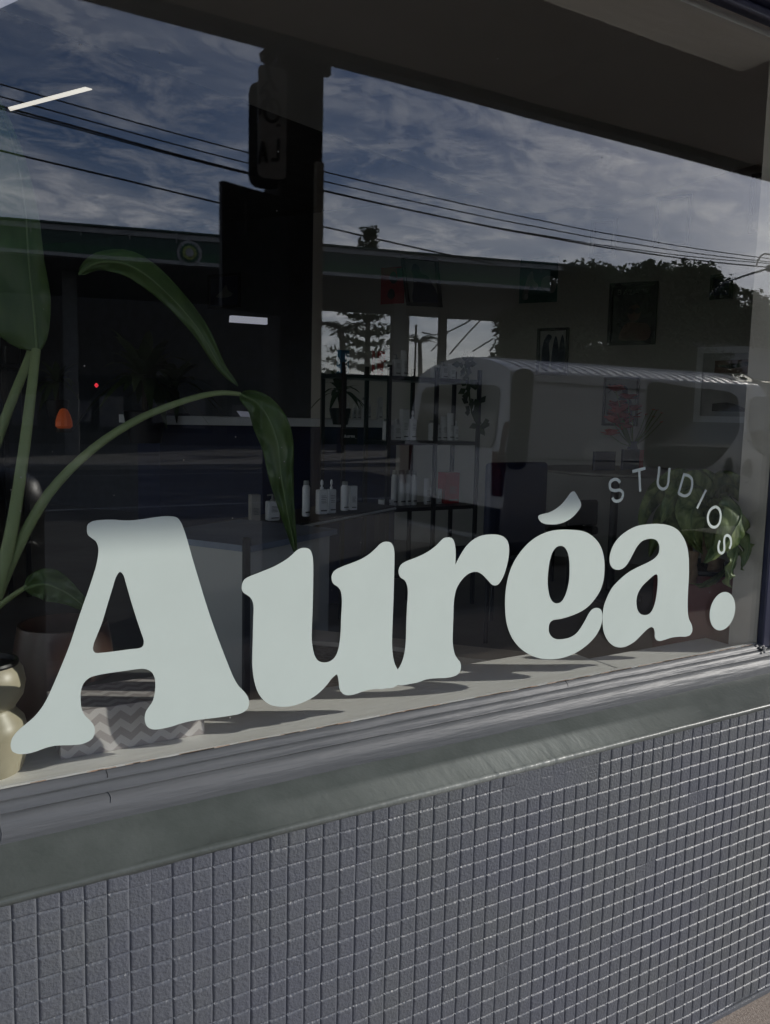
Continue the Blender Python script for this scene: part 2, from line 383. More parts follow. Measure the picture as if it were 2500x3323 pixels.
A_out = [(375,425),(379,402),(400,388),(440,382),(495,381),(520,383),(560,384),(620,378),(680,369),(730,366),(762,371),(780,390),(800,440),(830,545),(860,645),(900,775),(935,875),(965,955),(990,1018),(1010,1065),(1030,1098),(1058,1128),(1072,1150),(1076,1175),(1068,1200),(1040,1218),(1000,1227),(940,1236),(880,1243),(830,1250),(780,1262),(740,1275),(700,1284),(660,1287),(636,1275),(625,1245),(629,1213),(645,1187),(660,1163),(668,1130),(671,1095),(668,1065),(655,1040),(630,1027),(600,1026),(540,1034),(470,1044),(420,1053),(385,1065),(360,1090),(349,1125),(348,1160),(352,1195),(365,1225),(390,1250),(406,1272),(409,1300),(400,1325),(380,1340),(350,1351),(310,1355),(265,1356),(235,1358),(200,1366),(150,1384),(110,1393),(75,1392),(52,1380),(46,1355),(52,1327),(75,1295),(110,1265),(145,1235),(175,1200),(200,1160),(230,1095),(260,1025),(300,925),(330,835),(350,775),(380,690),(400,630),(415,580),(424,530),(424,500),(414,475),(395,460),(380,447)]
A_in = [(518,607),(531,617),(545,660),(565,730),(590,810),(610,870),(621,905),(618,925),(605,935),(560,941),(500,949),(440,956),(412,956),(402,944),(404,920),(415,890),(440,828),(465,745),(485,680),(503,625)]
u_out = [(148,680),(155,640),(175,603),(225,570),(320,532),(400,500),(500,458),(590,408),(650,368),(700,325),(745,283),(785,264),(830,259),(870,268),(895,295),(910,340),(918,400),(920,470),(918,700),(912,950),(905,1150),(905,1260),(915,1340),(935,1420),(965,1470),(1000,1490),(1040,1496),(1090,1488),(1140,1455),(1175,1400),(1200,1310),(1215,1180),(1222,1000),(1230,850),(1226,770),(1212,715),(1185,680),(1140,648),(1123,615),(1118,575),(1128,535),(1160,498),(1220,466),(1320,428),(1420,388),(1520,330),(1591,268),(1641,218),(1676,197),(1716,192),(1756,201),(1781,233),(1794,283),(1797,363),(1794,533),(1788,783),(1778,1033),(1772,1253),(1774,1353),(1786,1453),(1806,1523),(1833,1573,1),(1835,1739,1),(1805,1757),(1770,1771),(1711,1776),(1664,1785),(1600,1783),(1540,1789),(1440,1815),(1370,1840),(1310,1851),(1260,1845),(1225,1818),(1205,1780),(1197,1720),(1190,1670),(1182,1638),(1172,1627),(1155,1638),(1120,1670),(1070,1735),(1010,1800),(930,1865),(850,1910),(760,1947),(680,1968),(600,1975),(520,1970),(460,1955),(400,1917),(340,1850),(300,1760),(275,1650),(262,1530),(263,1400),(268,1200),(273,1000),(276,940),(274,880),(262,830),(235,790),(200,765),(165,740),(150,710)]
r_out = [(302,1640,1),(325,1605),(352,1545),(375,1460),(388,1350),(392,1250),(396,1100),(403,950),(410,850),(411,790),(405,740),(392,700),(370,670),(335,648),(316,615),(311,575),(320,535),(345,500),(395,470),(480,437),(580,393),(660,345),(720,297),(770,245),(800,220),(840,212),(880,217),(905,245),(918,285),(926,340),(928,410),(924,508,1),(950,455),(990,385),(1040,310),(1100,250),(1170,207),(1240,186),(1320,180),(1390,185),(1440,203),(1480,240),(1500,290),(1505,350),(1497,440),(1475,540),(1440,640),(1405,700),(1380,725),(1350,731),(1320,722),(1280,680),(1220,618),(1175,590),(1130,585),(1080,598),(1030,633),(980,690),(940,760),(918,840),(908,920),(902,1080),(897,1220),(895,1330),(903,1410),(920,1475),(945,1520),(970,1550),(982,1580),(984,1620),(975,1660),(945,1695),(890,1718),(820,1730),(740,1733),(650,1740),(590,1752),(520,1778),(450,1792),(380,1805),(340,1809),(304.1,1806,1)]
e_out = [(800,981),(768,990),(742,1020),(715,1070),(680,1130),(640,1180),(590,1210),(530,1222),(490,1222),(455,1205),(433,1170),(430,1130),(440,1095),(465,1075),(520,1066),(600,1043),(680,1008),(740,965),(795,900),(830,840),(852,770),(860,690),(858,610),(840,530),(805,465),(750,415),(690,388),(600,378),(510,378),(430,392),(350,425),(280,475),(215,545),(165,620),(130,700),(105,800),(94,900),(94,990),(102,1080),(125,1165),(165,1240),(220,1300),(290,1345),(360,1370),(430,1377),(500,1373),(580,1353),(660,1315),(740,1255),(790,1200),(820,1150),(838,1100),(843,1050),(841,1015),(828,990)]
e_in = [(520,502),(490,512),(460,550),(440,610),(427,690),(422,760),(425,830),(440,900),(465,937),(492,946),(525,935),(555,890),(575,830),(588,760),(591,680),(588,610),(575,550),(550,512)]
acc = [(617,82),(600,92),(575,125),(530,180),(480,220),(430,245),(370,260),(350,272),(352,292),(370,318),(400,332),(450,337),(510,332),(570,310),(620,275),(655,235),(677,200),(678,170),(660,135),(640,98),(630,85)]
a_out = [(1225,1129),(1240,1140),(1248,1170),(1250,1210),(1262,1228),(1285,1236),(1320,1228),(1380,1210),(1440,1203),(1490,1202),(1520,1190),(1536,1165),(1538,1135),(1530,1105),(1515,1075),(1505,1030),(1502,950),(1505,850),(1511,750),(1512,650),(1508,570),(1495,500),(1465,430),(1420,375),(1360,345),(1290,333),(1200,335),(1110,350),(1030,390),(970,440),(925,505),(903,570),(899,610),(905,645),(925,675),(955,687),(985,684),(1020,662),(1050,620),(1080,565),(1110,510),(1145,470),(1180,453),(1225,447),(1260,458),(1280,490),(1284,530),(1275,565),(1245,600),(1195,630),(1110,670),(1040,710),(975,765),(920,825),(880,900),(855,970),(846,1040),(846,1100),(855,1165),(875,1215),(905,1255),(940,1278),(980,1286),(1020,1280),(1060,1262),(1100,1235),(1140,1195),(1180,1155),(1205,1135)]
a_in = [(1257,722),(1240,730),(1200,765),(1150,815),(1120,865),(1108,910),(1107,950),(1115,995),(1135,1025),(1165,1036),(1200,1030),(1225,1005),(1248,950),(1262,880),(1270,810),(1271,740),(1267,725)]
word = empty('shop_name_lettering', 'large pale green Auréa. lettering stuck on the shop window', 'lettering', (1, 0, .9))
def L(loops, z, name='letter', par=None):
    o = decal([outline(l, *z) for l in loops], name, M['vinyl'], None); child(o, par or word); return o
L([A_out, A_in], Z5); L([u_out], ZA_); L([r_out], ZB_); le = L([e_out, e_in], ZC); L([a_out, a_in], ZC)
L([acc], ZC, 'accent_mark')
dc = at(2345.4, 1983.4, 0); rr = .0458
o = decal([[Vector((dc.x+rr*cos(2*pi*i/64), 0, dc.z+rr*sin(2*pi*i/64))) for i in range(64)]], 'full_stop', M['vinyl'], None); child(o, word)
stu = empty('studios_lettering', 'small thin STUDIOS lettering arched above the last letter of the name', 'lettering', (1.4, 0, 1.25))
def stroke(pts, closed=False, wd=.0064, k=5, straight=False):
    pl = pts if straight else spline(pts, k, closed)
    w3 = [at(1900+p[0]/3.0815, 1450+p[1]/3.0815, 0) for p in pl]; P = [Vector((p.x, p.z)) for p in w3]; n = len(P)
    lft = []; rgt = []
    for i in range(n):
        a = P[(i-1) % n] if (closed or i) else P[0]; c = P[(i+1) % n] if (closed or i < n-1) else P[-1]
        t = (c-a).normalized(); nn = Vector((-t.y, t.x))*wd/2; lft.append(P[i]+nn); rgt.append(P[i]-nn)
    return [Vector((p.x, 0, p.y)) for p in lft], [Vector((p.x, 0, p.y)) for p in rgt]
def Sopen(strokes):
    mb = MB(); yy = -.0007
    for s, cl, st in strokes:
        l, r = stroke(s, cl, straight=st); n = len(l)
        for i in range(n if cl else n-1):
            j = (i+1) % n; q = [l[i], l[j], r[j], r[i]]
            vs = [Vector((p.x, yy, p.z)) for p in q]+[Vector((p.x, yy+.0005, p.z)) for p in q]
            mb.add(vs, [(0, 1, 2, 3), (7, 6, 5, 4), (0, 1, 5, 4), (2, 3, 7, 6)])
        yy += -.00012
    o = mb.build('letter', M['vinyl']); child(o, stu)
Sopen([([(347,356),(322,330),(290,325),(255,346),(243,390),(257,425),(300,437),(347,432),(373,457),(372,497),(350,532),(312,544),(287,535),(270,508)], 0, 0)])
Sopen([([(470,247),(600,214)], 0, 1), ([(538,236),(548,447)], 0, 1)])
Sopen([([(740,197),(731,290),(724,365),(740,403),(775,421),(807,410),(826,375),(834,300),(842,210)], 0, 0)])
Sopen([([(990,262),(931,468)], 0, 1), ([(984,277),(1030,288),(1060,315),(1068,355),(1062,415),(1035,472),(995,490),(960,480),(932,464)], 0, 0)])
Sopen([([(1207,430),(1117,615)], 0, 1)])
Sopen([([(1302,600),(1335,620),(1352,665),(1352,715),(1337,768),(1305,800),(1268,800),(1238,770),(1225,720),(1230,672),(1255,625)], 1, 0)])
Sopen([([(1440,1018),(1455,980),(1456,930),(1440,895),(1415,885),(1396,900),(1388,940),(1390,1000),(1385,1045),(1360,1064),(1337,1045),(1330,990),(1345,937)], 0, 0)])

ds = MB()
for k in range(110):      # dust and dried drops on the pane
    x = random.uniform(.1, 1.78); z = random.uniform(.84, 2.1) if k % 3 else random.uniform(.84, 1.35); r = random.uniform(.0003, .0011)
    ds.lathe([(r, -.0004), (r*.4, .0002)], (x, -.0005, z), 6, M=Matrix.Rotation(R(90), 3, 'X'), sy=random.uniform(.7, 1.6))
o = ds.build('dust', mat('dust', (.35, .35, .33), .9)); tag(o, 'tiny pale dust specks and dried drops scattered over the window pane', 'dust', kind='stuff')
# ------------------------------------------------------------ the street (seen in the glass)
M['asphalt'] = mat('asphalt', (.045, .045, .047), .9, col2=(.085, .083, .08), vscale=1.2, bump=.6, bscale=90, bdist=.004)
M['concrete'] = mat('forecourt', (.16, .155, .15), .85, col2=(.22, .215, .205), vscale=.7)
M['grass'] = mat('verge', (.05, .07, .03), .9, col2=(.09, .09, .05), vscale=3)
M['timber'] = mat('pole_timber', (.035, .028, .022), .85, col2=(.07, .058, .048), vscale=5, stretch=(6, 6, .6), bump=.8, bscale=20)
M['black'] = mat('black_plastic', (.012, .012, .014), .4)
M['steelb'] = mat('black_steel', (.015, .016, .02), .35)
M['signgrey'] = mat('sign_face', (.80, .83, .85), .5)
M['ink'] = mat('sign_ink', (.006, .006, .007), .6)
M['wire'] = mat('wire', (.012, .012, .014), .6)
M['vanwhite'] = mat('van_paint', (.58, .58, .585), .25, var=.02, coat=.6)
M['vanglass'] = mat('van_glass', (.012, .014, .015), .06, spec=.8)
M['rubber'] = mat('rubber', (.02, .02, .02), .8)
M['redlens'] = mat('tail_lens', (.10, .008, .008), .15)
M['canwhite'] = mat('canopy_white', (.30, .31, .32), .5)
M['cangreen'] = mat('canopy_green', (.012, .075, .03), .4, var=.2)
M['candark'] = mat('canopy_dark_green', (.012, .045, .035), .4)
M['cansoffit'] = mat('canopy_soffit', (.14, .14, .14), .7)
M['leafd'] = mat('tree_leaf', (.025, .045, .015), .7, col2=(.06, .085, .03), vscale=.8, trl=.15)
M['bark'] = mat('bark', (.06, .05, .04), .9)
M['brick'] = mat('shop_wall', (.08, .075, .07), .8)

g = MB().box(-90, 140, -3.30, -.121, -.12, 0); o = g.build('footpath', M['paving']); tag(o, kind='structure')
g = MB().box(-90, 140, -3.44, -3.302, -.2, .004); o = bevel(g.build('kerb', M['concrete']), .02); tag(o, kind='structure')
g = MB().box(-140, 220, -20.0, -3.442, -.3, -.11); o = g.build('road', M['asphalt']); tag(o, kind='structure')
g = MB().box(-140, 220, -60, -20.01, -.3, .0); o = g.build('forecourt', M['concrete']); tag(o, kind='structure')
g = MB().box(-900, 900, -1500, 40, -.6, -.31); o = g.build('ground', M['grass']); tag(o, kind='structure')
g = MB().box(-90, 140, -11.6, -11.48, -.108, -.104); g.box(-90, 140, -18.2, -18.1, -.108, -.104)
o = g.build('road_line', M['canwhite']); tag(o, kind='structure')

def vplane(p0, p1):                       # vertical plane in the mirrored street through two (x,Y) points
    a = Vector(p0); d = Vector(p1)-a; n = Vector((-d.y, d.x)).normalized()
    def f(px, py, off=0):
        r = ray(px, py); t = (n.dot(a-Vector((CAM.x, CAM.y)))+off)/n.dot(Vector((r.x, r.y))); p = CAM+r*t
        return Vector((p.x, -p.y, p.z))
    return f
# timber power pole at the awning edge
pole = empty('power_pole', 'square dark timber power pole at the edge of the awning', 'pole', (1.865, -2.86, 0))
o = bevel(MB().box(1.747, 1.985, -2.98, -2.742, 0, 7.5).build('post', M['timber']), .02); child(o, pole)
cp = street(984, 515, 2.72); cb = .3
o = bevel(MB().box(1.925, 1.968, -2.738, -2.70, .25, cp.z).build('conduit_cover', mat('conduit', (.70, .68, .60), .6)), .004); child(o, pole)
o = MB().tube([street(863, 150, 2.7), street(866, 205, 2.7), street(878, 260, 2.68), street(900, 300, 2.7), street(915, 340, 2.74)], .010, 8).build('cable', M['black'], smooth=True); child(o, pole)
o = MB().tube([street(1023, 340, 2.735), street(1012, 460, 2.735), street(1006, 520, 2.735)], .005, 6).build('cable', M['black'], smooth=True); child(o, pole)
o = bevel(MB().box(1.72, 2.02, -2.78, -2.735, ZA-.03, ZA+.10).build('bracket', M['fascia']), .01); child(o, pole)
o = MB().tube([street(858, 160, 2.66), street(868, 178, 2.66), street(885, 200, 2.66)], [.03, .045, .03], 8).build('insulator', M['black'], smooth=True); child(o, pole)
# signs
def zq(x, y): return 700+x/4.16, 130+y/4.16
def rrect(p, r=.03, n=4):     # p: 4 corners, in order; rounded
    o = []; k = len(p)
    for i in range(k):
        a, b, c = p[i-1], p[i], p[(i+1) % k]
        u = (a-b).normalized()*r; v = (c-b).normalized()*r
        for j in range(n+1):
            t = j/n; o.append(b+u*(1-t)**2+v*t**2)
    return o
def plate(p, th, name, m, parent, r=.03):
    nn = (p[1]-p[0]).cross(p[3]-p[0]).normalized(); o = MB().prism(rrect(p, r), nn*th).build(name, m); child(o, parent); return o, nn
lx, ly = zq(562, 1700); rx_, ry_ = zq(950, 1700)
a_ = at(lx, ly, 2.705); b_ = at(rx_, ry_, 2.69)
sp = vplane((a_.x, a_.y), (b_.x, b_.y))
s1 = empty('parking_sign', 'grey rounded bicycle sign with LA lettering on the timber pole', 'sign', sp(*zq(750, 1850)))
tl, tr, br, bl = sp(*zq(575, 352)), sp(*zq(965, 352)), sp(*zq(938, 1835)), sp(*zq(540, 1885))
bl.x, bl.y = tl.x, tl.y; br.x, br.y = tr.x, tr.y; tr.z = tl.z = max(tl.z, tr.z)*.5+min(tl.z, tr.z)*.5; bl.z = br.z = (bl.z+br.z)/2
p_, nn = plate([tl, tr, br, bl], .004, 'panel', M['signgrey'], s1, .035)
toward = Vector((CAM.x, -CAM.y, CAM.z))  # virtual viewer
sgn = 1 if (Vector((CAM.x, 1.229, 0))-Vector((tl.x, tl.y, 0))).dot(nn) > 0 else -1
def mark(pts, wd, closed=False):
    mb = MB(); n = len(pts)
    for i in range(n if closed else n-1):
        a = sp(*zq(*pts[i]))+nn*sgn*.007; b = sp(*zq(*pts[(i+1) % n]))+nn*sgn*.007
        mb.tube([a, b], wd/2, 6)
    return mb
def addmark(pts, wd, nm, closed=False): o = mark(pts, wd, closed).build(nm, M['ink']); child(o, s1)
addmark([(760+105*cos(q*pi/10), 950+150*sin(q*pi/10)) for q in range(20)], .016, 'bicycle_symbol', True)
addmark([(600, 725), (620, 690), (690, 690), (720, 800), (765, 950)], .022, 'bicycle_symbol')
addmark([(655, 600), (670, 620)], .05, 'bicycle_symbol')
addmark([(690, 790), (620, 870), (590, 1000)], .014, 'bicycle_symbol')
addmark([(843, 1135), (845, 1165)], .024, 'bicycle_symbol')
addmark([(572, 1665), (636, 1370), (690, 1650)], .018, 'letter'); addmark([(600, 1555), (668, 1550)], .014, 'letter')
addmark([(848, 1330), (842, 1610), (750, 1612)], .018, 'letter')
s2 = empty('parking_sign', 'dark rounded sign plate behind the bicycle sign, set further from the pole', 'sign', sp(*zq(520, 1980)))
q = [sp(*zq(448, 545), .10), sp(*zq(900, 545), .10), sp(*zq(900, 1970), .10), sp(*zq(455, 1975), .10)]
q[1].z = q[0].z; q[3].x, q[3].y = q[0].x, q[0].y; q[2].x, q[2].y = q[1].x, q[1].y; q[2].z = q[3].z
plate(q, .012, 'panel', M['black'], s2, .06)
# large dark sign board on the pole
zl = at(712, 584, 2.35); r_ = ray(884, 634); sl = r_.z/r_.y; Dr = (zl.z-CAM.z)/sl; br_ = Vector((r_.x/r_.y*Dr, Dr-1.229))
bp = vplane((zl.x, zl.y), (br_.x, br_.y))
bb = empty('sign_board', 'large plain dark board mounted beside the timber pole under the bicycle sign', 'sign board', bp(790, 1010))
q = [bp(712, 584), bp(930, 584), bp(930, 1000), bp(708, 1000)]
q[1].z = q[0].z; q[3].x, q[3].y = q[0].x, q[0].y; q[2].x, q[2].y = q[1].x, q[1].y; q[2].z = q[3].z
plate(q, .02, 'panel', M['black'], bb, .012)
cen = (q[0]+q[1])/2
o = MB().tube([bp(799, 650, -.03), bp(798, 760, -.03)], .004, 6).build('edge_trim', M['canwhite']); child(o, bb)

# power lines along the street
def z1(x, y): return x/1.3312, y/1.3312
def z2(x, y): return 1250+x/1.3312, y/1.3312
def z4(x, y): return 1250+x/1.3312, 700+y/1.3312
WL = [[z1(0, 362), z1(540, 505), z1(1085, 665), z1(1664, 812), z2(800, 965), z4(1100, 105), z4(1620, 180)],
      [z1(0, 410), z1(540, 560), z1(1085, 712), z2(0, 850), z2(700, 978), z4(1100, 125), z4(1620, 196)],
      [z1(0, 455), z1(540, 602), z1(1075, 742), z2(0, 885), z4(195, 0), z4(760, 100), z4(1200, 165), z4(1620, 222)],
      [z1(0, 462), z1(540, 612), z1(1075, 750), z2(0, 891), z4(235, 8), z4(760, 92), z4(1200, 150), z4(1620, 208)]]
wl_lab = ['highest thin power line across the reflected sky', 'second power line from the top across the reflected sky', 'lowest and heaviest line of the close group of four power lines', 'third power line from the top, running close above the heavy one']
for lab, pts in zip(wl_lab, WL):
    P = [street(px, py, 11.0) for px, py in pts]
    # smooth sag through the sighted points
    xs = np.array([p.x for p in P]); zs = np.array([p.z for p in P]); cf = np.polyfit(xs, zs, 2)
    X = np.linspace(xs[0]-2.5, xs[-1]+2.0, 40)
    mb = MB().tube([(x, -11.0, float(np.polyval(cf, x))) for x in X], .014 if 'heav' in lab and 'lowest' in lab else .0095, 6)
    o = mb.build('power_line', M['wire'], smooth=True); tag(o, lab, 'power line', 'power lines over the street')
pts = [z1(0, 650), z1(470, 755), z1(945, 878), z1(1360, 970), z1(1664, 1040), z4(240, 157)]
P = [street(px, py, 9.0) for px, py in pts]; xs = np.array([p.x for p in P]); cf = np.polyfit(xs, [p.z for p in P], 2)
o = MB().tube([(x, -9.0, float(np.polyval(cf, x))) for x in np.linspace(xs[0]-2, xs[-1]+1, 30)], .011, 6).build('power_line', M['wire'], smooth=True)
tag(o, 'single lower power line passing just above the petrol station canopy', 'power line', 'power lines over the street')
sv = empty('service_bracket', 'curved metal hook bracket holding the twisted service cable at the right', 'bracket', street(2482, 866, 8))
hk = [z4(1608, 218), z4(1614, 195), z4(1628, 172), z4(1645, 163), z4(1664, 166), z4(1700, 175)]
o = MB().tube([street(a, b, 8) for a, b in hk], .014, 8).build('hook', M['steelb'], smooth=True); child(o, sv)
o = MB().lathe([(.02, -.06), (.05, -.03), (.05, .03), (.02, .06)], street(*z4(1662, 226), 8), 10).build('insulator', M['black'], smooth=True); child(o, sv)
tw = empty('service_cable', 'twisted black and grey service cable running down to the trees', 'cable', street(*z4(1560, 258), 8))
ce = [Vector(street(*z4(1660, 228), 8)), Vector(street(*z4(1560, 258), 8.4)), Vector(street(*z4(1470, 290), 8.8)), Vector(street(*z4(1400, 345), 9.2))]
for s_ in range(2):
    pts = []
    for i in range(90):
        t = i/89*3; k = min(int(t), 2); f_ = t-k; p = ce[k].lerp(ce[k+1], f_); a = i*.55+s_*pi
        pts.append(p+Vector((0, cos(a)*.012, sin(a)*.012)))
    o = MB().tube(pts, .011, 6).build('strand', M['wire'] if s_ else M['canwhite'], smooth=True); child(o, tw)
o = MB().tube([street(*z4(1500, 356), 9), street(*z4(1580, 363), 9), street(*z4(1700, 380), 9)], .011, 6).build('power_line', M['wire'], smooth=True)
tag(o, 'short thick line low at the right against the trees', 'power line', 'power lines over the street')

# petrol station canopy
H = 4.9
def ratio(px, py): r = ray(px, py); return r.x/r.y, r.z/r.y
ra, sa = ratio(0, 706); rb, sb = ratio(1863, 860)
p0 = (ra*H/sa, H/sa-1.229); p1 = (rb*H/sb, H/sb-1.229)
cpn = vplane(p0, p1)
P0 = Vector((p0[0], -p0[1], 0)); P1 = Vector((p1[0], -p1[1], 0)); U = (P1-P0).normalized(); Nb = Vector((U.y, -U.x, 0))
if Nb.y > 0: Nb = -Nb                      # away from the shop
can = empty('petrol_canopy', 'long petrol station canopy with green striped fascia across the road', 'canopy', P1)
LEFT = P0-U*14; LEN = (P1-LEFT).length+.2
def cpiece(name, m, u0, u1, z0, z1, d0, d1, par=can):
    mb = MB(); F = Matrix(((U.x, Nb.x, 0, LEFT.x), (U.y, Nb.y, 0, LEFT.y), (0, 0, 1, 0), (0, 0, 0, 1)))
    mb.box(u0, u1, d0, d1, z0, z1, 0, F); o = mb.build(name, m); child(o, par); return o
zt = CAM.z+H; zw = cpn(714, 868).z; zg = zw+.04
cpiece('fascia_panel', M['cangreen'], 0, LEN-1.0, zw+.10, zw+.34, -.02, .3)
cpiece('fascia_panel', M['candark'], 0, LEN-1.0, zw+.34, zw+.66, .0, .3)
cpiece('fascia_panel', M['canwhite'], 0, LEN-.6, zw+.66, zw+.80, -.05, .3)
cpiece('fascia_panel', M['canwhite'], 0, LEN-1.0, zw, zw+.10, -.04, .3)
cpiece('soffit', M['cansoffit'], 0, LEN-1.0, zw+.02, zw+.1, .31, 8.5)
cpiece('roof', M['candark'], 0, LEN, zt-.16, zt-.02, .25, 8.6)
cpiece('roof_edge', M['candark'], 0, LEN+.3, zt-.05, zt, -.12, .25)
cpiece('soffit', M['cansoffit'], LEN-1.3, LEN+3.6, zw+.01, zw+.08, 2.6, 8.5)
cpiece('fascia_panel', M['candark'], LEN-.4, LEN+3.7, zw+.09, zt-.30, 2.5, 8.5)
k = 0; u = 1.2
while u < LEN-.5:
    cpiece('gutter_bracket', M['canwhite'], u, u+.035, zt-.32, zt-.05, -.13, -.10); u += 1.23
cpiece('column', M['cansoffit'], LEN-5.4, LEN-5.0, -.0, zw, 2.4, 2.8)
cpiece('column', M['cansoffit'], LEN-3.0, LEN-2.75, -.0, zw, 4.4, 4.7)
cpiece('column', M['cansoffit'], LEN-15.6, LEN-15.2, -.0, zw, 2.4, 2.8)
# round flower emblem on the fascia
ec = cpn(614, 823, 0); er = abs(cpn(572, 823).x-cpn(656, 823).x)/2
F3 = Matrix(((U.x, 0, -Nb.x), (U.y, 0, -Nb.y), (0, 1, 0)))
def disc(rad, off, name, m, petals=0, rin=0, par=None):
    pl = []
    n = 72
    for i in range(n):
        q = 2*pi*i/n; rr = rad*(1 if not petals else .82+.18*abs(cos(q*petals/2)))
        pl.append(ec+(F3 @ Vector((rr*cos(q), rr*sin(q), .06+off))))
    o = MB().prism(pl, -Nb*-.03).build(name, m); child(o, par); return o
em = disc(er, .0, 'emblem', M['canwhite'], par=can)
e1 = disc(er*.80, .035, 'petal_ring', M['cangreen'], 18, par=em); disc(er*.58, .07, 'petal_ring', mat('petal', (.30, .36, .10), .5), 14, par=em)
disc(er*.33, .105, 'centre', M['canwhite'], par=em)
# station shop
st = empty('station_shop', 'low dark petrol station shop behind the canopy', 'building', (LEFT+U*10+Nb*12))
def sp_(name, m, u0, u1, z0, z1, d0, d1, par=st): return cpiece(name, m, u0, u1, z0, z1, d0, d1, par)
uo = 0
for cand in np.linspace(0, LEN, 200):
    p = LEFT+U*float(cand)+Nb*11
    # x of the reflection of this point in the picture
    d = Vector((p.x, -p.y, 2))-CAM; X = 1250+2700*d.dot(RIGHT)/d.dot(FWD)
    if X < 1005: uo = float(cand)
sp_('wall', M['brick'], -10, uo, 0, zw+.9, 11, 17)
sp_('roof', M['candark'], -10.4, uo+.4, zw+.91, zw+1.1, 10.6, 17.4)
M['shopwin'] = mat('station_window', (.02, .022, .025), .1)
M['poster_w'] = mat('station_poster', (.28, .26, .25), .6, col2=(.12, .12, .16), vscale=3)
for u0 in (uo-3.4, uo-6.6, uo-9.8, uo-13): 
    wo = sp_('window', M['shopwin'], u0, u0+2.6, .5, 2.7, 10.96, 11.0)
    cpiece('poster', M['poster_w'], u0+.2, u0+1.1, .9, 1.7, 10.93, 10.95, wo)
    cpiece('poster', M['poster_w'], u0+1.4, u0+2.3, .7, 1.9, 10.93, 10.95, wo)
hd = cpiece('hoarding', M['candark'], uo+.5, uo+12, 0, 2.9, 13, 13.3, None) if False else None
hp_ = MB(); Fm = Matrix(((U.x, Nb.x, 0, LEFT.x), (U.y, Nb.y, 0, LEFT.y), (0, 0, 1, 0), (0, 0, 0, 1)))
hp_.box(uo+.6, uo+9, 14, 14.2, 0, 3.3, 0, Fm)
o = hp_.build('boundary_fence', M['candark']); tag(o, 'dark green boundary fence behind the petrol station', 'fence')

# trees
def leafcloud(n, blobs, size, seed, m, name, parent, flatten=.7):
    rnd = random.Random(seed); v = []; f = []
    for i in range(n):
        bx, by, bz, br, bh = rnd.choice(blobs)
        while True:
            p = Vector((rnd.uniform(-1, 1), rnd.uniform(-1, 1), rnd.uniform(-1, 1)))
            if .25 < p.length < 1: break
        p = p*(.55+.45*rnd.random())
        c = Vector((bx+p.x*br, by+p.y*br, bz+p.z*bh))
        if noise.noise(c*.9+Vector((seed, 0, 0))) < -.12+.35*max(0, p.z-.25): continue
        a = Vector((rnd.gauss(0, 1), rnd.gauss(0, 1), rnd.gauss(0, flatten))).normalized(); b = a.cross(Vector((rnd.gauss(0, 1), rnd.gauss(0, 1), rnd.gauss(0, 1)))).normalized()
        s = size*rnd.uniform(.5, 1.3); k = len(v)
        v += [c-a*s, c+b*s*.45, c+a*s, c-b*s*.45]; f.append((k, k+1, k+2, k+3))
    mb = MB(); mb.add(v, f); o = mb.build(name, m)
    child(o, parent); return o
def tree(label, pxs, Y, seed, n=5000, size=.35, trunk=True, base=None):
    """pxs: list of (px,py,radius m) sighted crown lobes"""
    blobs = []
    for i, (px, py, r) in enumerate(pxs):
        p = street(px, py, Y+((i*7) % 5-2)*.6); blobs.append((p.x, p.y, p.z, r, r*.8))
    cx_ = sum(b[0] for b in blobs)/len(blobs); cy_ = sum(b[1] for b in blobs)/len(blobs); zb = min(b[2]-b[4] for b in blobs)
    t = empty('tree', label, 'tree', (cx_, cy_, 0), 'trees across the road')
    mb = MB(); mb.tube([(cx_, cy_, -.3), (cx_+.1, cy_, max(1, zb*.6)), (cx_, cy_, max(2, zb+.8))], [.28, .2, .14], 8)
    for b in blobs[:8]: mb.tube([(cx_, cy_, max(1.4, zb+.2)), ((cx_+b[0])/2, (cy_+b[1])/2, (max(1.4, zb)+b[2])/2+.2), (b[0], b[1], b[2])], [.12, .08, .03], 6)
    o = mb.build('trunk', M['bark'], smooth=True); child(o, t)
    leafcloud(n, blobs, size, seed, M['leafd'], 'crown', t); return t
F = lambda x, y: (1250+x/1.3312, 700+y/1.3312)
tree('broad leafy tree at the end of the petrol canopy', [F(840, 300)+(1.3,), F(930, 330)+(1.5,), F(820, 400)+(1.6,), F(960, 420)+(1.6,), F(760, 470)+(1.5,), F(880, 520)+(1.8,), F(660, 430)+(1.0,), F(640, 520)+(1.1,), F(560, 470)+(.8,), F(540, 560)+(.9,), F(720, 560)+(1.5,)], 21, 11, 21600, .12)
tree('tallest leafy tree with a domed crown right of the petrol canopy', [F(1010, 300)+(1.1,), F(1110, 285)+(1.2,), F(1180, 300)+(1.2,), F(1060, 380)+(1.6,), F(1200, 400)+(1.7,), F(1100, 500)+(2,), F(1230, 520)+(1.9,), F(1010, 560)+(1.8,)], 20, 12, 21600, .12)
tree('leafy tree with its crown beside the service cable', [F(1330, 290)+(1.1,), F(1400, 285)+(.9,), F(1290, 340)+(1.3,), F(1430, 360)+(1.2,), F(1380, 440)+(1.7,), F(1300, 520)+(1.8,), F(1450, 520)+(1.6,), F(1480, 330)+(.5,), F(1400, 600)+(1.8,)], 19, 13, 21600, .12)
tree('lower leafy tree at the far right by the weatherboard house', [F(1560, 400)+(.9,), F(1620, 440)+(1.0,), F(1540, 480)+(1.2,), F(1660, 500)+(1.3,), F(1600, 560)+(1.5,), F(1740, 520)+(1.4,)], 18, 14, 14400, .12)
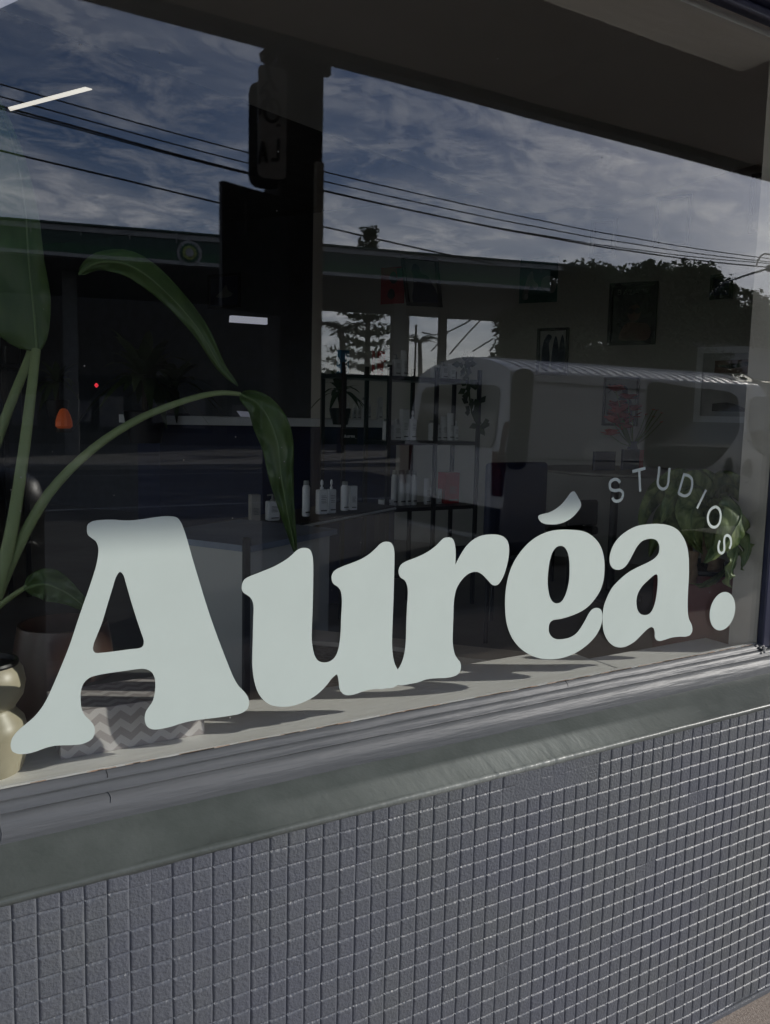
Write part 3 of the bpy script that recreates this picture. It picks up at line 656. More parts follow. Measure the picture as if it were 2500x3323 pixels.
tree('low dark bushy tree behind the roof of the van', [F(620, 640)+(1.2,), F(760, 640)+(1.4,), F(900, 640)+(1.4,), F(1050, 650)+(1.4,), F(1200, 660)+(1.4,), F(1350, 680)+(1.4,)], 17, 15, 16800, .12)
tree('feathery tree at the left beyond the petrol station', [(10, 920, 2.2), (60, 960, 1.6), (-60, 940, 3), (20, 1040, 2)], 38, 16, 3500, .35)
# tall layered pine
pt_ = street(1188, 1330, 55); npn = empty('pine_tree', 'tall tiered pine standing behind the petrol canopy', 'tree', (pt_.x, pt_.y, 0), 'trees across the road')
topz = street(1188, 765, 55).z
o = MB().tube([(pt_.x, pt_.y, -.3), (pt_.x, pt_.y, topz)], [.35, .05], 8).build('trunk', M['bark']); child(o, npn)
v = []; f = []; rnd = random.Random(5); z = 3.0
while z < topz:
    rad = (topz-z)/(topz)*4.6+.5
    for k in range(9):
        a = rnd.uniform(0, 2*pi); L_ = rad*rnd.uniform(.6, 1.1)
        for j in range(26):
            t = j/25; c = Vector((pt_.x+cos(a)*L_*t, pt_.y+sin(a)*L_*t, z+.5*t*t*1.2+rnd.uniform(-.12, .12)))
            c += Vector((rnd.uniform(-.3, .3), rnd.uniform(-.3, .3), rnd.uniform(-.1, .15)))
            d = Vector((rnd.gauss(0, 1), rnd.gauss(0, 1), rnd.gauss(0, .5))).normalized(); e = d.cross(Vector((0, rnd.random(), 1))).normalized(); s = .34
            b0 = len(v); v += [c-d*s, c+e*s*.4, c+d*s, c-e*s*.4]; f.append((b0, b0+1, b0+2, b0+3))
    z += .95*rnd.uniform(.8, 1.2)
mb = MB(); mb.add(v, f); o = mb.build('foliage', M['leafd']); child(o, npn)
# palm and street lights
def palm(px, py, Y, r, lab):
    c = street(px, py, Y); t = empty('palm_tree', lab, 'palm tree', (c.x, c.y, 0))
    o = MB().tube([(c.x, c.y, -.3), (c.x+.1, c.y, c.z*.6), c], [.16, .11, .09], 8).build('trunk', M['bark'], smooth=True); child(o, t)
    v = []; f = []
    for k in range(15):
        a = 2*pi*k/15+rnd.random()*.3; up = rnd.uniform(.2, 1.0)
        for j in range(14):
            s = j/13; q = Vector((cos(a)*r*s, sin(a)*r*s, up*r*(s-1.25*s*s))); w = r*.22*(1-s)+.02
            sd_ = Vector((-sin(a), cos(a), -.5)); b0 = len(v)
            for sg in (1, -1):
                b0 = len(v); e = Vector((-sin(a)*sg, cos(a)*sg, -.45)); v += [c+q, c+q+Vector((cos(a), sin(a), 0))*.12, c+q+e*w+Vector((cos(a), sin(a), 0))*.2]; f.append((b0, b0+1, b0+2))
    mb = MB(); mb.add(v, f); o = mb.build('fronds', M['leafd']); child(o, t)
palm(1362, 1105, 30, 1.1, 'small palm seen under the canopy between the posts')
palm(1110, 1070, 26, 1.6, 'spiky palm beside the petrol station fence')
def post(px, py, Y, rad, lab):
    c = street(px, py, Y); o = MB().tube([(c.x, c.y, 0), c], rad, 10).build('post', M['bark']); tag(o, lab, 'post')
post(1320, 1012, 34, .14, 'plain thick post under the petrol canopy near the palm')
post(1350, 1055, 32, .05, 'thin pole next to the small palm under the canopy')
pl = [[(1370, 1080), (1410, 1088), (1460, 1075), (1510, 1050), (1570, 1010)], [(1400, 1140), (1455, 1080)], [(1460, 1150), (1530, 1070), (1590, 1008)], [(1535, 1140), (1600, 1100)]]
labs = ['sagging wire seen under the canopy behind the palm', 'thin slanting wire left of the canopy post', 'steep wire crossing behind the canopy post', 'short wire right of the canopy post']
for l, lab in zip(pl, labs):
    o = MB().tube([street(a, b, 33) for a, b in l], .035, 6).build('overhead_wire', M['wire']); tag(o, lab, 'wire', 'wires under the canopy')
# weatherboard house at the right
hc = street(2460, 1200, 15)
hs = empty('weatherboard_house', 'pale weatherboard house at the far right behind the van', 'house', (hc.x, hc.y, 0))
mb = MB()
for k in range(14): mb.box(hc.x-.3, hc.x+7, hc.y-4, hc.y+.02*(k % 2), k*.19, k*.19+.185)
o = mb.build('wall', mat('weatherboard', (.34, .33, .32), .7)); child(o, hs)
o = MB().prism([(hc.x-.7, hc.y+.4, 2.66), (hc.x+7.5, hc.y+.4, 2.66), (hc.x+7.5, hc.y-2, 3.9), (hc.x-.7, hc.y-2, 3.9)], (0, 0, .06)).build('roof', M['cansoffit']); child(o, hs)
for k in range(2):
    p = street(2478-k*14, 1186+k*30, 14.6); 
w_ = MB().box(hc.x+.9, hc.x+2.2, hc.y+.03, hc.y+.06, .9, 2.1).build('window', M['shopwin']); child(w_, hs)

# ------------------------------------------------------------ van
rN, _ = ratio(1693, 1196); rF, _ = ratio(1340, 1166)
D1 = 1.9/(rF and (rN/rF-1)); VX = rN*D1; VY = -(D1-1.229)          # rear corner near side
van = empty('parked_van', 'white panel van parked at the kerb with ribbed roof and dark windows', 'van', (VX+2.3, VY-.95, -.11))
zr = street(1693, 1196, D1-1.229).z
VL = 4.95
def vy(z):                # inset of the body side with height
    if z < .55: return .06*(.55-z)/.45
    if z < 1.12: return 0
    return (z-1.12)/(zr-1.12)*.13
prof = [(.16, .07), (.30, .02), (.45, .0), (.72, -.008), (1.0, .0), (1.14, .006)]
W2 = .95
sec = []
for z, yy in prof: sec.append((W2-yy, z))
for i in range(8):
    z = 1.14+(zr-.04-1.14)*(i+1)/8; sec.append((W2-.006-.13*(i+1)/8, z))
for i in range(1, 7):
    a = i/6*pi/2*.72; sec.append((W2-.136-.06*(1-cos(a)), zr-.04+.045*sin(a)))
for i in range(1, 7):
    t = i/6; sec.append(((W2-.16)*(1-t), zr+.004+.15*(1-(1-t)**2)))
full = sec+[(-y, z) for y, z in reversed(sec[:-1])]
st_x = [(-.03, .0, 0, .96), (0.0, 0, 0, 1.0), (.05, 0, 0, 1), (1.6, 0, 0, 1), (3.0, 0, 0, 1), (3.7, 0, 0, 1)]
v = []; f = []; n = len(full)
XS = [0, .03, .08] + [.08+.19*i for i in range(1, 19)]
for x in XS:
    for (y, z) in full:
        sc = .975 if x == 0 else (.993 if x == .03 else 1.0)
        lean = .15*max(0, (z-.5))/(zr-.5)*max(0, 1-x/.6)
        rib = 0
        v.append((VX-.15+x+lean, VY-W2+y*sc, -.11+.0+(z+.11)*1.0*(1 if sc == 1 else 1-.004*(1-sc)*10)))
k = len(XS)
f += [(i*n+j, (i+1)*n+j, (i+1)*n+(j+1) % n, i*n+(j+1) % n) for i in range(k-1) for j in range(n)]
f.append(tuple(range(n)))
# front: windscreen slope and short bonnet
xb = XS[-1]; base = len(v)
for dx, zt_ in ((.45, zr+.02), (.95, 1.45), (1.18, 1.18), (1.5, 1.02), (1.62, .80), (1.64, .35)):
    for (y, z) in full:
        zz = min(z, zt_) if z > .3 else z; yy = y*(1-.06*(dx/1.64)**2)
        if z > zt_: yy = y*(1-.06*(dx/1.64)**2)
        v.append((VX-.15+xb+dx, VY-W2+yy, zz))
rows = k+6
f += [(i*n+j, (i+1)*n+j, (i+1)*n+(j+1) % n, i*n+(j+1) % n) for i in range(k-1, rows-1) for j in range(n)]
f.append(tuple((rows-1)*n+j for j in range(n))[::-1])
mb = MB(); mb.add(v, f); o = mb.build('body', M['vanwhite'], smooth=True); child(o, van)
def side_pt(px, py, off):
    p = street(px, py, -VY)
    for _ in range(3): p = street(px, py, -VY+vy(p.z))
    return Vector((p.x, p.y+off, p.z))
def vanpane(pts, name, m, off=.006, k=4, par=None):
    pl = [side_pt(*F(p.x, p.y), off) for p in spline(pts, k)]
    o = MB().prism(pl, (0, -.004, 0)).build(name, m); child(o, par or van); return o
vanpane([(1150,722),(1320,742),(1490,762),(1522,785),(1532,840),(1530,930),(1500,985),(1440,1055),(1400,1085),(1300,1090),(1140,1085),(1125,1060),(1130,900),(1136,740)], 'window', M['vanglass'])
vanpane([(1590,785),(1640,782),(1690,784),(1740,800),(1800,900),(1800,1010),(1700,1040),(1640,1035),(1600,1000),(1580,930),(1578,830)], 'window', M['vanglass'])
vanpane([(556,690),(575,668),(625,664),(640,680),(636,800),(622,960),(604,1085),(560,1095),(530,1080),(538,900)], 'window', M['vanglass'])
vanpane([(520,890),(535,890),(520,1000),(508,1085),(492,1090),(498,1000)], 'tail_light', M['redlens'])
def fz(x, y): return (1600+x/1.849, 1350+y/1.849)
for cx_, cy_ in ((1412, 325), (1528, 330)):
    pl = [side_pt(*fz(cx_+30*cos(t*pi/12)-(75*sin(t*pi/12))*.12*-1*-1, cy_+75*sin(t*pi/12)*(1)), .006) for t in range(24)]
    o = MB().prism(pl, (0, -.004, 0)).build('vent', M['rubber']); child(o, van)
vanpane([(640,712),(900,735),(1128,752),(1128,757),(900,740),(640,718)], 'panel_seam', M['rubber'], .003, 1)
vanpane([(598,1045),(860,1052),(1120,1060),(1120,1066),(860,1058),(598,1051)], 'panel_seam', M['rubber'], .003, 1)
# rear face items
rp = MB()
def rear(y, z, off=.012):   # y 0..1.9 from the near side, point on the leaning rear face
    lean = .15*max(0, (z-.5))/(zr-.5); return Vector((VX-.15+lean-off, VY-y, z))
pl = [rear(a, b) for a, b in [(.30, 1.08), (.24, 1.16), (.27, 1.62), (.34, 1.68), (.95, 1.71), (1.56, 1.68), (1.63, 1.62), (1.66, 1.16), (1.60, 1.08)]]
o = MB().prism(pl, (-.004, 0, 0)).build('rear_window', M['vanglass']); child(o, van)
for yy in (.11, 1.79):
    o = bevel(MB().box(VX-.17, VX-.08, VY-yy-.07, VY-yy+.07, .62, 1.05).build('tail_light', M['redlens']), .01); child(o, van)
o = MB().box(VX-.2, VX-.1, VY-1.85, VY-.05, .22, .50).build('bumper', M['rubber']); child(o, van)
for i in range(25):                        # pressed roof ribs
    x = VX+.20+i*.145; pts = [Vector((x+.18, VY-W2+y, z+.004)) for y, z in full if z > zr-.02 and -.9 < y < .9]
    o = MB().tube([Vector((p.x-.18, p.y, p.z)) for p in pts], .008, 6, flat=.7).build('roof_rib', M['vanwhite'], smooth=True); child(o, van)
for x in (VX+.75, VX+3.95):
    for yy, sg in ((VY-.02, 1), (VY-1.88, -1)):
        Mx = Matrix.Rotation(R(90)*-sg, 3, 'X')
        wh = MB().lathe([(.20, -.2), (.30, -.2), (.33, -.17), (.335, -.1), (.33, -.03), (.30, 0), (.2, 0)], (x, yy, .225), 28, M=Mx).build('wheel', M['rubber'], smooth=True); child(wh, van)
        rm = MB().lathe([(.02, .0), (.19, .0), (.2, .012), (.2, -.05), (.02, -.05)], (x, yy, .225), 20, M=Mx).build('rim', M['canwhite'], smooth=True); child(rm, wh)
mr = bevel(MB().box(VX+3.75, VX+3.85, VY+.02, VY+.2, 1.12, 1.32).build('mirror', M['rubber']), .02); child(mr, van)
bn = empty('litter_bin', 'black domed litter bin on the footpath with an arc of lettering', 'bin', tuple(street(-20, 1700, 2.6)))
bc = street(-8, 1550, 2.5); zt_ = street(60, 1515, 2.5).z
rb_ = (street(143, 1600, 2.5).x-bc.x)
o = MB().lathe([(rb_*.92, 0), (rb_*.95, .05), (rb_, zt_-.22), (rb_*1.03, zt_-.2), (rb_*1.02, zt_-.14), (rb_*.9, zt_-.06), (rb_*.6, zt_-.015), (rb_*.1, zt_)], (bc.x, bc.y, 0), 40).build('body', M['black'], smooth=True); child(o, bn)

by = 2.5-rb_*1.0
def onbin(px, py, off=.0):
    r = ray(px, py); o0 = CAM; c2 = Vector((bc.x, -bc.y)); d2 = Vector((r.x, r.y)); w = Vector((o0.x, o0.y))-c2; R_ = rb_*.985+off
    A = d2.dot(d2); B = 2*w.dot(d2); Cc = w.dot(w)-R_*R_; D = max(0, B*B-4*A*Cc); t = (-B-math.sqrt(D))/(2*A); p = o0+r*t; return Vector((p.x, -p.y, p.z))
arc = MB().tube([onbin(100+26*cos(pi*i/14), 1782-22*sin(pi*i/14)) for i in range(1, 14)], .004, 6)
for i in range(2, 13):
    q = pi*i/14; arc.tube([onbin(100+34*cos(q), 1778-28*sin(q)), onbin(100+42*cos(q), 1776-38*sin(q))], .003, 5)
o = arc.build('arc_lettering', M['canwhite']); child(o, bn)
# ------------------------------------------------------------ inside the salon
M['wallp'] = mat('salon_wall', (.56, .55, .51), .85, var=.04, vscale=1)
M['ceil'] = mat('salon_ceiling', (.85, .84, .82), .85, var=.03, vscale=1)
M['floor'] = mat('salon_floor', (.22, .20, .18), .45, col2=(.30, .28, .25), vscale=2)
M['midrib'] = mat('midrib', (.12, .19, .07), .5)
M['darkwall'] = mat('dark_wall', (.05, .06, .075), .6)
M['leaf'] = mat('leaf', (.062, .125, .034), .38, col2=(.10, .175, .05), vscale=5, bump=.5, bscale=14, stretch=(3, 3, .6), trl=.35)
M['leafm'] = mat('leaf_mottled', (.06, .12, .03), .4, col2=(.36, .44, .18), vscale=26, bump=.5, bscale=60, stretch=(1.6, 1.6, .35), trl=.35)
M['stem'] = mat('stem', (.26, .34, .15), .5, col2=(.34, .42, .20), vscale=6, trl=.15)
M['prod'] = mat('product_white', (.8, .81, .82), .4, var=.04)
M['prodg'] = mat('product_beige', (.30, .28, .24), .5)
M['label'] = mat('product_print', (.12, .12, .12), .6)
M['pink'] = mat('petal_pink', (.75, .13, .15), .6, col2=(.85, .30, .24), vscale=30, trl=.3)
M['maroon'] = mat('maroon_glaze', (.17, .045, .04), .42, col2=(.21, .055, .05), vscale=7)
M['cream'] = mat('cream_glaze', (.34, .31, .22), .4, col2=(.46, .41, .30), vscale=7, bump=.2, bscale=20)
M['brownpot'] = mat('brown_glaze', (.055, .030, .022), .35, col2=(.085, .045, .032), vscale=6)
M['soil'] = mat('potting_mix', (.03, .02, .014), .95, col2=(.10, .07, .045), vscale=90, bump=1, bscale=120, bdist=.006)
M['cane'] = mat('cane_bark', (.22, .14, .09), .85, col2=(.42, .32, .23), vscale=30, stretch=(1, 1, .35), bump=.8, bscale=60)
M['blue'] = mat('blue_card', (.03, .16, .30), .5); M['red'] = mat('red_card', (.45, .02, .03), .5); M['navy'] = mat('navy_card', (.012, .02, .06), .5)
M['skin'] = mat('print_warm', (.22, .14, .12), .6); M['pgrey'] = mat('print_grey', (.30, .31, .30), .6); M['pteal'] = mat('print_teal', (.04, .12, .11), .6)
M['pwhite'] = mat('print_white', (.50, .50, .50), .6); M['pblack'] = mat('print_black', (.008, .008, .010), .4)
M['tubelight'] = emis('lit_tube', (1.0, .93, .82), 1.15)
M['panelglow'] = emis('lit_panel', (.82, .84, 1.0), .42)
M['ember'] = emis('salt_lamp', (.75, .13, .025), .08)
M['led'] = emis('red_led', (1, .05, .08), 1.0)

KU = Vector((-sin(R(30)), cos(R(30)), 0)); KV = Vector((-cos(R(30)), -sin(R(30)), 0))
S3 = 3.3; k_ = 1.3095*S3; W0 = Vector((1.3862*k_, k_-1.229, 0)); ZC = CAM.z+.624*S3
def onwall(px, py, off=0):
    n = KV; r = ray(px, py); t = (n.dot(W0-Vector((CAM.x, CAM.y, 0)))+off)/n.dot(Vector((r.x, r.y, 0))); return CAM+r*t
WE = W0+KU*9.2
f0 = W0-KU*((W0.y-.09)/KU.y)
def slab(a, b, z0, z1, th, name, m):
    d = (b-a).normalized(); n = Vector((d.y, -d.x, 0)); mb = MB()
    mb.prism([(a.x, a.y, z0), (b.x, b.y, z0), (b.x+n.x*th, b.y+n.y*th, z0), (a.x+n.x*th, a.y+n.y*th, z0)], (0, 0, z1-z0)); return mb.build(name, m)
WM = onwall(1010, 1300); WM.z = 0
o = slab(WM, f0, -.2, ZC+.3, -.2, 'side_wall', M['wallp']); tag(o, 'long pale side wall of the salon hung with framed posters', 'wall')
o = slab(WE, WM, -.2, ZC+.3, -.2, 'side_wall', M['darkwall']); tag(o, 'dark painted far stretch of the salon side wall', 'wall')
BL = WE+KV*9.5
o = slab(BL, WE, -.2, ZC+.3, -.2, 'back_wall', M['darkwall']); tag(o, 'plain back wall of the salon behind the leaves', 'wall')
SL0, SL1 = Vector((-6.7, .09, 0)), BL+Vector((-.5, 0, 0))
o = slab(SL0, SL1, -.2, .95, -.2, 'side_wall', M['wallp']); tag(o, 'low wall under the added side glazing of the salon', 'wall')
o = slab(SL0, SL1, 2.7, ZC+.3, -.2, 'side_wall', M['wallp']); tag(o, 'wall band above the added side glazing of the salon', 'wall')
o = slab(SL0, SL1, .951, 2.699, -.03, 'added_side_glazing', M['glass']); tag(o, 'added unseen glazing on the left that brings daylight into the salon', 'window glass')  # unseen side opening, added to lift the light indoors
fl = [(-6.6, .19), (f0.x+.3, .19), (WE.x+.3, WE.y+.3), (BL.x-1, BL.y+.5)]
o = MB().prism([(x, y, .02) for x, y in fl], (0, 0, .1)).build('floor', M['floor']); tag(o, kind='structure')
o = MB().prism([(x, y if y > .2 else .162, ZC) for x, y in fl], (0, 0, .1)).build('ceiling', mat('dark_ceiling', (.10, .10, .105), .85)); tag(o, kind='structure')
ROOM = MB().prism([(-6.6, -.07, ZC+.11), (9.5, -.07, ZC+.11), (9.5, 13, ZC+.11), (-6.6, 13, ZC+.11)], (0, 0, .1)).build('roof', M['fascia']); tag(ROOM, 'flat dark roof over the salon', 'roof')
# pale lowered ceiling along the window, dark ceiling beyond it
bz = ZC-.22
l1a, l1b = atz(0, 30, bz), atz(1029, 421, bz)
def online(x): return l1a.y+(x-l1a.x)*(l1b.y-l1a.y)/(l1b.x-l1a.x)
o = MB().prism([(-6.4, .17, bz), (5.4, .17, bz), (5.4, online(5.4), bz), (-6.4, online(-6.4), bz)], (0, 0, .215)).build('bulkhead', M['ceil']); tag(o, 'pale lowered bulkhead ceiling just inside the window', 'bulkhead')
tl_ = [atz(*z1(35, 466), ZC-.26), atz(*z1(368, 378), ZC-.26), atz(*z1(398, 387), ZC-.26), atz(*z1(45, 479), ZC-.26)]
o = MB().prism(tl_, (0, 0, .005)).build('light_bar', M['tubelight']); tag(o, 'long lit white light bar under the salon ceiling', 'ceiling light')
c_ = [atz(-40, -60, ZC-.3), atz(62, -60, ZC-.3), atz(58, 0, ZC-.3), atz(0, 27, ZC-.3), atz(-40, 40, ZC-.3)]
o = MB().prism(c_, (0, 0, .03)).build('ceiling_light', M['panelglow']); tag(o, 'pale lit ceiling panel cut by the top left corner', 'ceiling light')
z3 = lambda x, y: (x/1.3312, 700+y/1.3312)
for pts, lab in (([z3(1000, 430), z3(1156, 441), z3(1156, 469), z3(997, 458)], 'bright slanted wall light above the middle of the salon'), ([z3(1030, 843), z3(1147, 851), z3(1145, 874), z3(1050, 872)], 'dimmer wall light by the drooping leaf')):
    P = [at(x, y, 5.2) for x, y in pts]
    o = MB().prism(P, (0, .04, 0)).build('wall_light', M['panelglow'] if 'bright' in lab else emis('dim_panel', (.7, .72, .9), .12)); tag(o, lab, 'wall light')
M['led_p'] = M['led']
p = at(313, 1250, 4.5); o = MB().lathe([(.004, -.014), (.014, 0), (.004, .014)], p, 8).build('standby_light', M['led']); tag(o, 'tiny red standby light deep in the salon', 'light')
lp = at(208, 1390, 3.2); sl_ = empty('salt_lamp', 'small glowing orange rock salt lamp', 'lamp', lp)
o = MB().lathe([(.03, 0), (.042, .01), (.041, .035), (.033, .065), (.02, .092), (.007, .10)], lp, 9).build('lamp_body', M['ember'], smooth=False); child(o, sl_)
o = MB().lathe([(.035, -.02), (.04, -.012), (.035, 0)], lp, 14).build('base', M['bark']); child(o, sl_)

# framed posters on the side wall
Z16 = lambda x, y: (1600+x/1.849, 800+y/1.849)
Z9 = lambda x, y: (900+x/2.377, 800+y/2.377)
def wq(c, off): return [onwall(*p, -off) for p in c]
def rect(c, off):
    """sighted corners tl,tr,br,bl -> a true upright rectangle on the wall"""
    P = wq(c, off); zt = (P[0].z+P[1].z)/2; zb = (P[2].z+P[3].z)/2; a = (P[0]+P[3])/2; b = (P[1]+P[2])/2
    return [Vector((a.x, a.y, zt)), Vector((b.x, b.y, zt)), Vector((b.x, b.y, zb)), Vector((a.x, a.y, zb))]
class Pic:
    def __init__(s, name, lab, c, frame, fm, pm, th=.025, cat='poster', tilt=False, fw=.03):
        P = rect(c, .004) if not tilt else wq(c, .004); s.P = P; s.n = KV
        s.root = empty(name, lab, cat, (P[2]+P[3])/2, 'framed pictures on the salon wall' if frame else None)
        if frame:
            inn = s.inset(fw)
            for i in range(4):
                j = (i+1) % 4
                o = MB().prism([P[i], P[j], inn[j], inn[i]], KV*th).build('frame', fm) if False else None
            mb = MB()
            for i in range(4):
                j = (i+1) % 4; mb.prism([P[i], P[j], inn[j], inn[i]], KV*th)
            o = mb.build('frame', fm); child(o, s.root)
            s.Q = inn
        else: s.Q = P
        o = MB().prism(s.Q, KV*.006).build('print', pm); child(o, s.root); s.k = 0
    def inset(s, w):
        c = sum(s.P, Vector())/4; u = (s.P[1]-s.P[0]).normalized(); v = (s.P[3]-s.P[0]).normalized()
        return [s.P[0]+u*w+v*w, s.P[1]-u*w+v*w, s.P[2]-u*w-v*w, s.P[3]+u*w-v*w]
    def uv(s, u, v): a = s.Q[0].lerp(s.Q[1], u); b = s.Q[3].lerp(s.Q[2], u); return a.lerp(b, v)+KV*(.0075+.0016*s.k)
    def shape(s, pts, m, name='figure', k=4, sm=True):
        pl = [s.uv(p.x, p.y) for p in (spline(pts, k) if sm else [Vector(q[:2]) for q in pts])]
        o = MB().prism(pl, KV*.0012).build(name, m); child(o, s.root); s.k += 1
    def text(s, rows, m, name='lettering', lw=.012):
        mb = MB()
        for st in rows:
            for a, b in zip(st[:-1], st[1:]): mb.tube([s.uv(*a), s.uv(*b)], lw/2, 4)
        o = mb.build(name, m); child(o, s.root); s.k += 1
head = lambda cx, cy, r, asp=1.25: [(cx+r*cos(q*pi/6), cy+r*asp*sin(q*pi/6)) for q in range(12)]
# tall dark fashion cover
pc = Pic('poster', 'large black framed fashion magazine cover lettered BAZAAR on the side wall', [(1980, 919), (2138, 914), (2129, 1120), (1974, 1119)], True, M['pblack'], M['pblack'])
GL = {'B': [[(0, 0), (0, 1), (.6, .9), (.7, .7), (.5, .5), (0, .5)], [(.5, .5), (.6, .25), (.4, 0), (0, 0)]], 'A': [[(0, 1), (.45, 0), (.9, 1)], [(.2, .65), (.7, .65)]], 'Z': [[(0, 0), (.8, 0), (0, 1), (.8, 1)]], 'R': [[(0, 1), (0, 0), (.6, .05), (.65, .4), (0, .5), (.8, 1)]]}
rows = []
for i, ch in enumerate('BAZAAR'):
    for st in GL[ch]: rows.append([(.12+i*.135+x*.11, .06+y*.085) for x, y in st])
pc.text(rows, M['pgrey'], lw=.009)
pc.shape([(.42, .38), (.62, .34), (.70, .5), (.62, .62), (.45, .62), (.38, .5)], M['skin'])
for cx_ in (.46, .62): pc.shape(head(cx_, .45, .075, .7), M['pblack'], 'glasses', 2)
pc.shape([(.2, .95), (.3, .72), (.48, .64), (.6, .66), (.9, .7), (.97, .85), (.9, .97), (.5, .98)], M['skin'])
pc = Pic('poster', 'black framed white print of three dark blue standing figures', [Z16(272, 490), Z16(465, 487), Z16(445, 775), Z16(262, 770)], True, M['pblack'], M['pwhite'], fw=.025)
pc.shape([(.12, .9), (.1, .4), (.2, .16), (.32, .08), (.45, .14), (.35, .3), (.4, .6), (.36, .95)], M['navy']); pc.shape([(.5, .9), (.5, .4), (.6, .12), (.7, .3), (.74, .9)], M['navy']); pc.shape([(.76, .9), (.78, .3), (.86, .1), (.95, .3), (.96, .9)], M['navy']); pc.shape([(.3, .74), (.95, .74), (.95, .78), (.3, .78)], M['navy'], 'ground', 1)
pc = Pic('poster', 'framed grey portrait print of a dark figure with scribbled lettering above', [Z16(668, 785), Z16(880, 783), Z16(872, 1078), Z16(660, 1074)], True, M['pblack'], M['pgrey'], fw=.02)
pc.shape([(.32, .98), (.36, .5), (.5, .38), (.56, .34), (.52, .24), (.6, .15), (.7, .2), (.72, .32), (.76, .42), (.86, .5), (.9, .98)], M['navy'])
pc.text([[(.1, .1), (.2, .2), (.12, .22), (.3, .1), (.3, .25), (.42, .12), (.4, .26), (.5, .1)], [(.08, .3), (.2, .22), (.3, .3), (.44, .22)]], M['pblack'], lw=.008)
pc = Pic('poster', 'unframed dark teal print of a pale reclining figure beneath the canopy edge', [(1690, 832), (1815, 838), (1808, 982), (1686, 982)], False, None, M['pteal'])
pc.shape([(.1, .9), (.16, .6), (.25, .35), (.33, .3), (.38, .5), (.5, .62), (.44, .72), (.3, .6), (.2, .92)], M['pgrey']); pc.shape([(.6, .5), (.72, .42), (.9, .46), (.98, .6), (.9, .8), (.7, .74), (.58, .64)], M['pgrey']); pc.shape(head(.2, .86, .05), M['pwhite'], 'mark', 2)
pc = Pic('poster', 'red poster with a green corner and small dark figures, left of the tilted portrait', [Z9(805, 145), Z9(985, 170), Z9(985, 445), Z9(800, 440)], False, None, M['red'])
pc.shape([(.65, .04), (1, .06), (1, .3), (.7, .34)], M['pteal'], 'patch', 1); pc.shape([(.35, .3), (.5, .12), (.65, .2), (.68, .4), (.5, .45)], M['pblack']); pc.shape([(.3, .75), (.4, .6), (.55, .62), (.6, .8), (.45, .88)], M['pblack'])
pc = Pic('poster', 'black framed portrait of a dark hunched figure on white, leaning at an angle', [Z9(955, 62), Z9(1243, 95), Z9(1280, 470), Z9(1005, 455)], True, M['pblack'], M['pgrey'], tilt=True, fw=.035)
pc.shape([(.12, .99), (.2, .6), (.22, .4), (.2, .25), (.3, .1), (.45, .14), (.5, .3), (.72, .36), (.85, .55), (.95, .7), (.97, .99)], M['navy'])
pc = Pic('picture_frame', 'large white framed pair of seascape photographs at the right end of the side wall', [Z16(1232, 592), Z16(1640, 610), Z16(1600, 1060), Z16(1205, 1052)], True, M['prod'], M['pwhite'], fw=.05)
pc.shape([(.22, .12), (.99, .10), (.99, .33), (.22, .31)], M['skin'], 'photo', 1, False); pc.shape([(.22, .2), (.6, .17), (.99, .12), (.99, .18), (.5, .25)], M['pblack'], 'photo', 1, False); pc.shape([(.22, .80), (.5, .78), (.62, .80), (.99, .92), (.22, .92)], M['pblack'], 'photo', 1, False)
pc = Pic('picture_frame', 'small black frame high on the wall beside the service cable', [Z16(1308, 168), Z16(1450, 168), Z16(1440, 316), Z16(1303, 318)], True, M['pblack'], M['navy'])
pc = Pic('picture_frame', 'dark framed picture high near the ceiling by the pier', [(2437, 565), (2560, 555), (2550, 745), (2432, 760)], True, M['pblack'], M['pgrey'])
pc = Pic('picture_frame', 'pale picture near the ceiling seen faintly through the reflected clouds', [(2130, 640), (2246, 630), (2240, 800), (2124, 800)], True, M['navy'], M['pgrey'])
pc = Pic('picture_frame', 'blue grey picture high on the wall left of the pale one', [(1920, 712), (2005, 708), (2000, 835), (1915, 835)], True, M['pgrey'], M['navy'])
pc = Pic('picture_frame', 'black framed picture far down the side wall behind the drooping leaf', [z3(905, 252), z3(1045, 250), z3(1040, 400), z3(900, 400)], True, M['pblack'], M['navy'])
pc.shape([(.4, .5), (.55, .3), (.65, .5), (.8, .6), (.7, .7), (.2, .68)], M['pgrey'])

# black steel rack and its bottles
RY = 3.3
def rx(px): r = ray(px, 1345); return r.x/r.y*(RY+1.229)
Z8 = lambda x, y: (800+x/2.08, 1250+y/2.08)
s1z = at(1300, 1222, RY).z; s2z = at(1400, 1428, RY).z; s3z = at(1350, 1636, RY).z
rk = empty('shelf_rack', 'black steel shelf rack holding rows of white hair product bottles', 'shelf rack', (rx(1300), RY, .12))
mb = MB()
for px in (1081, 1225, 1376, 1512):
    for dy in (-.14, .14): mb.box(rx(px)-.011, rx(px)+.011, RY+dy-.011, RY+dy+.011, .12, s1z+.06)
o = mb.build('upright', M['steelb']); child(o, rk)
for z, a, b in ((s1z, 1081, 1512), (s2z, 1225, 1512), (s3z, 1225, 1512), (s3z-.42, 1081, 1512)):
    o = MB().box(rx(a)-.016, rx(b)+.016, RY-.14, RY+.14, z-.028, z-.004).build('shelf', M['steelb']); child(o, rk)
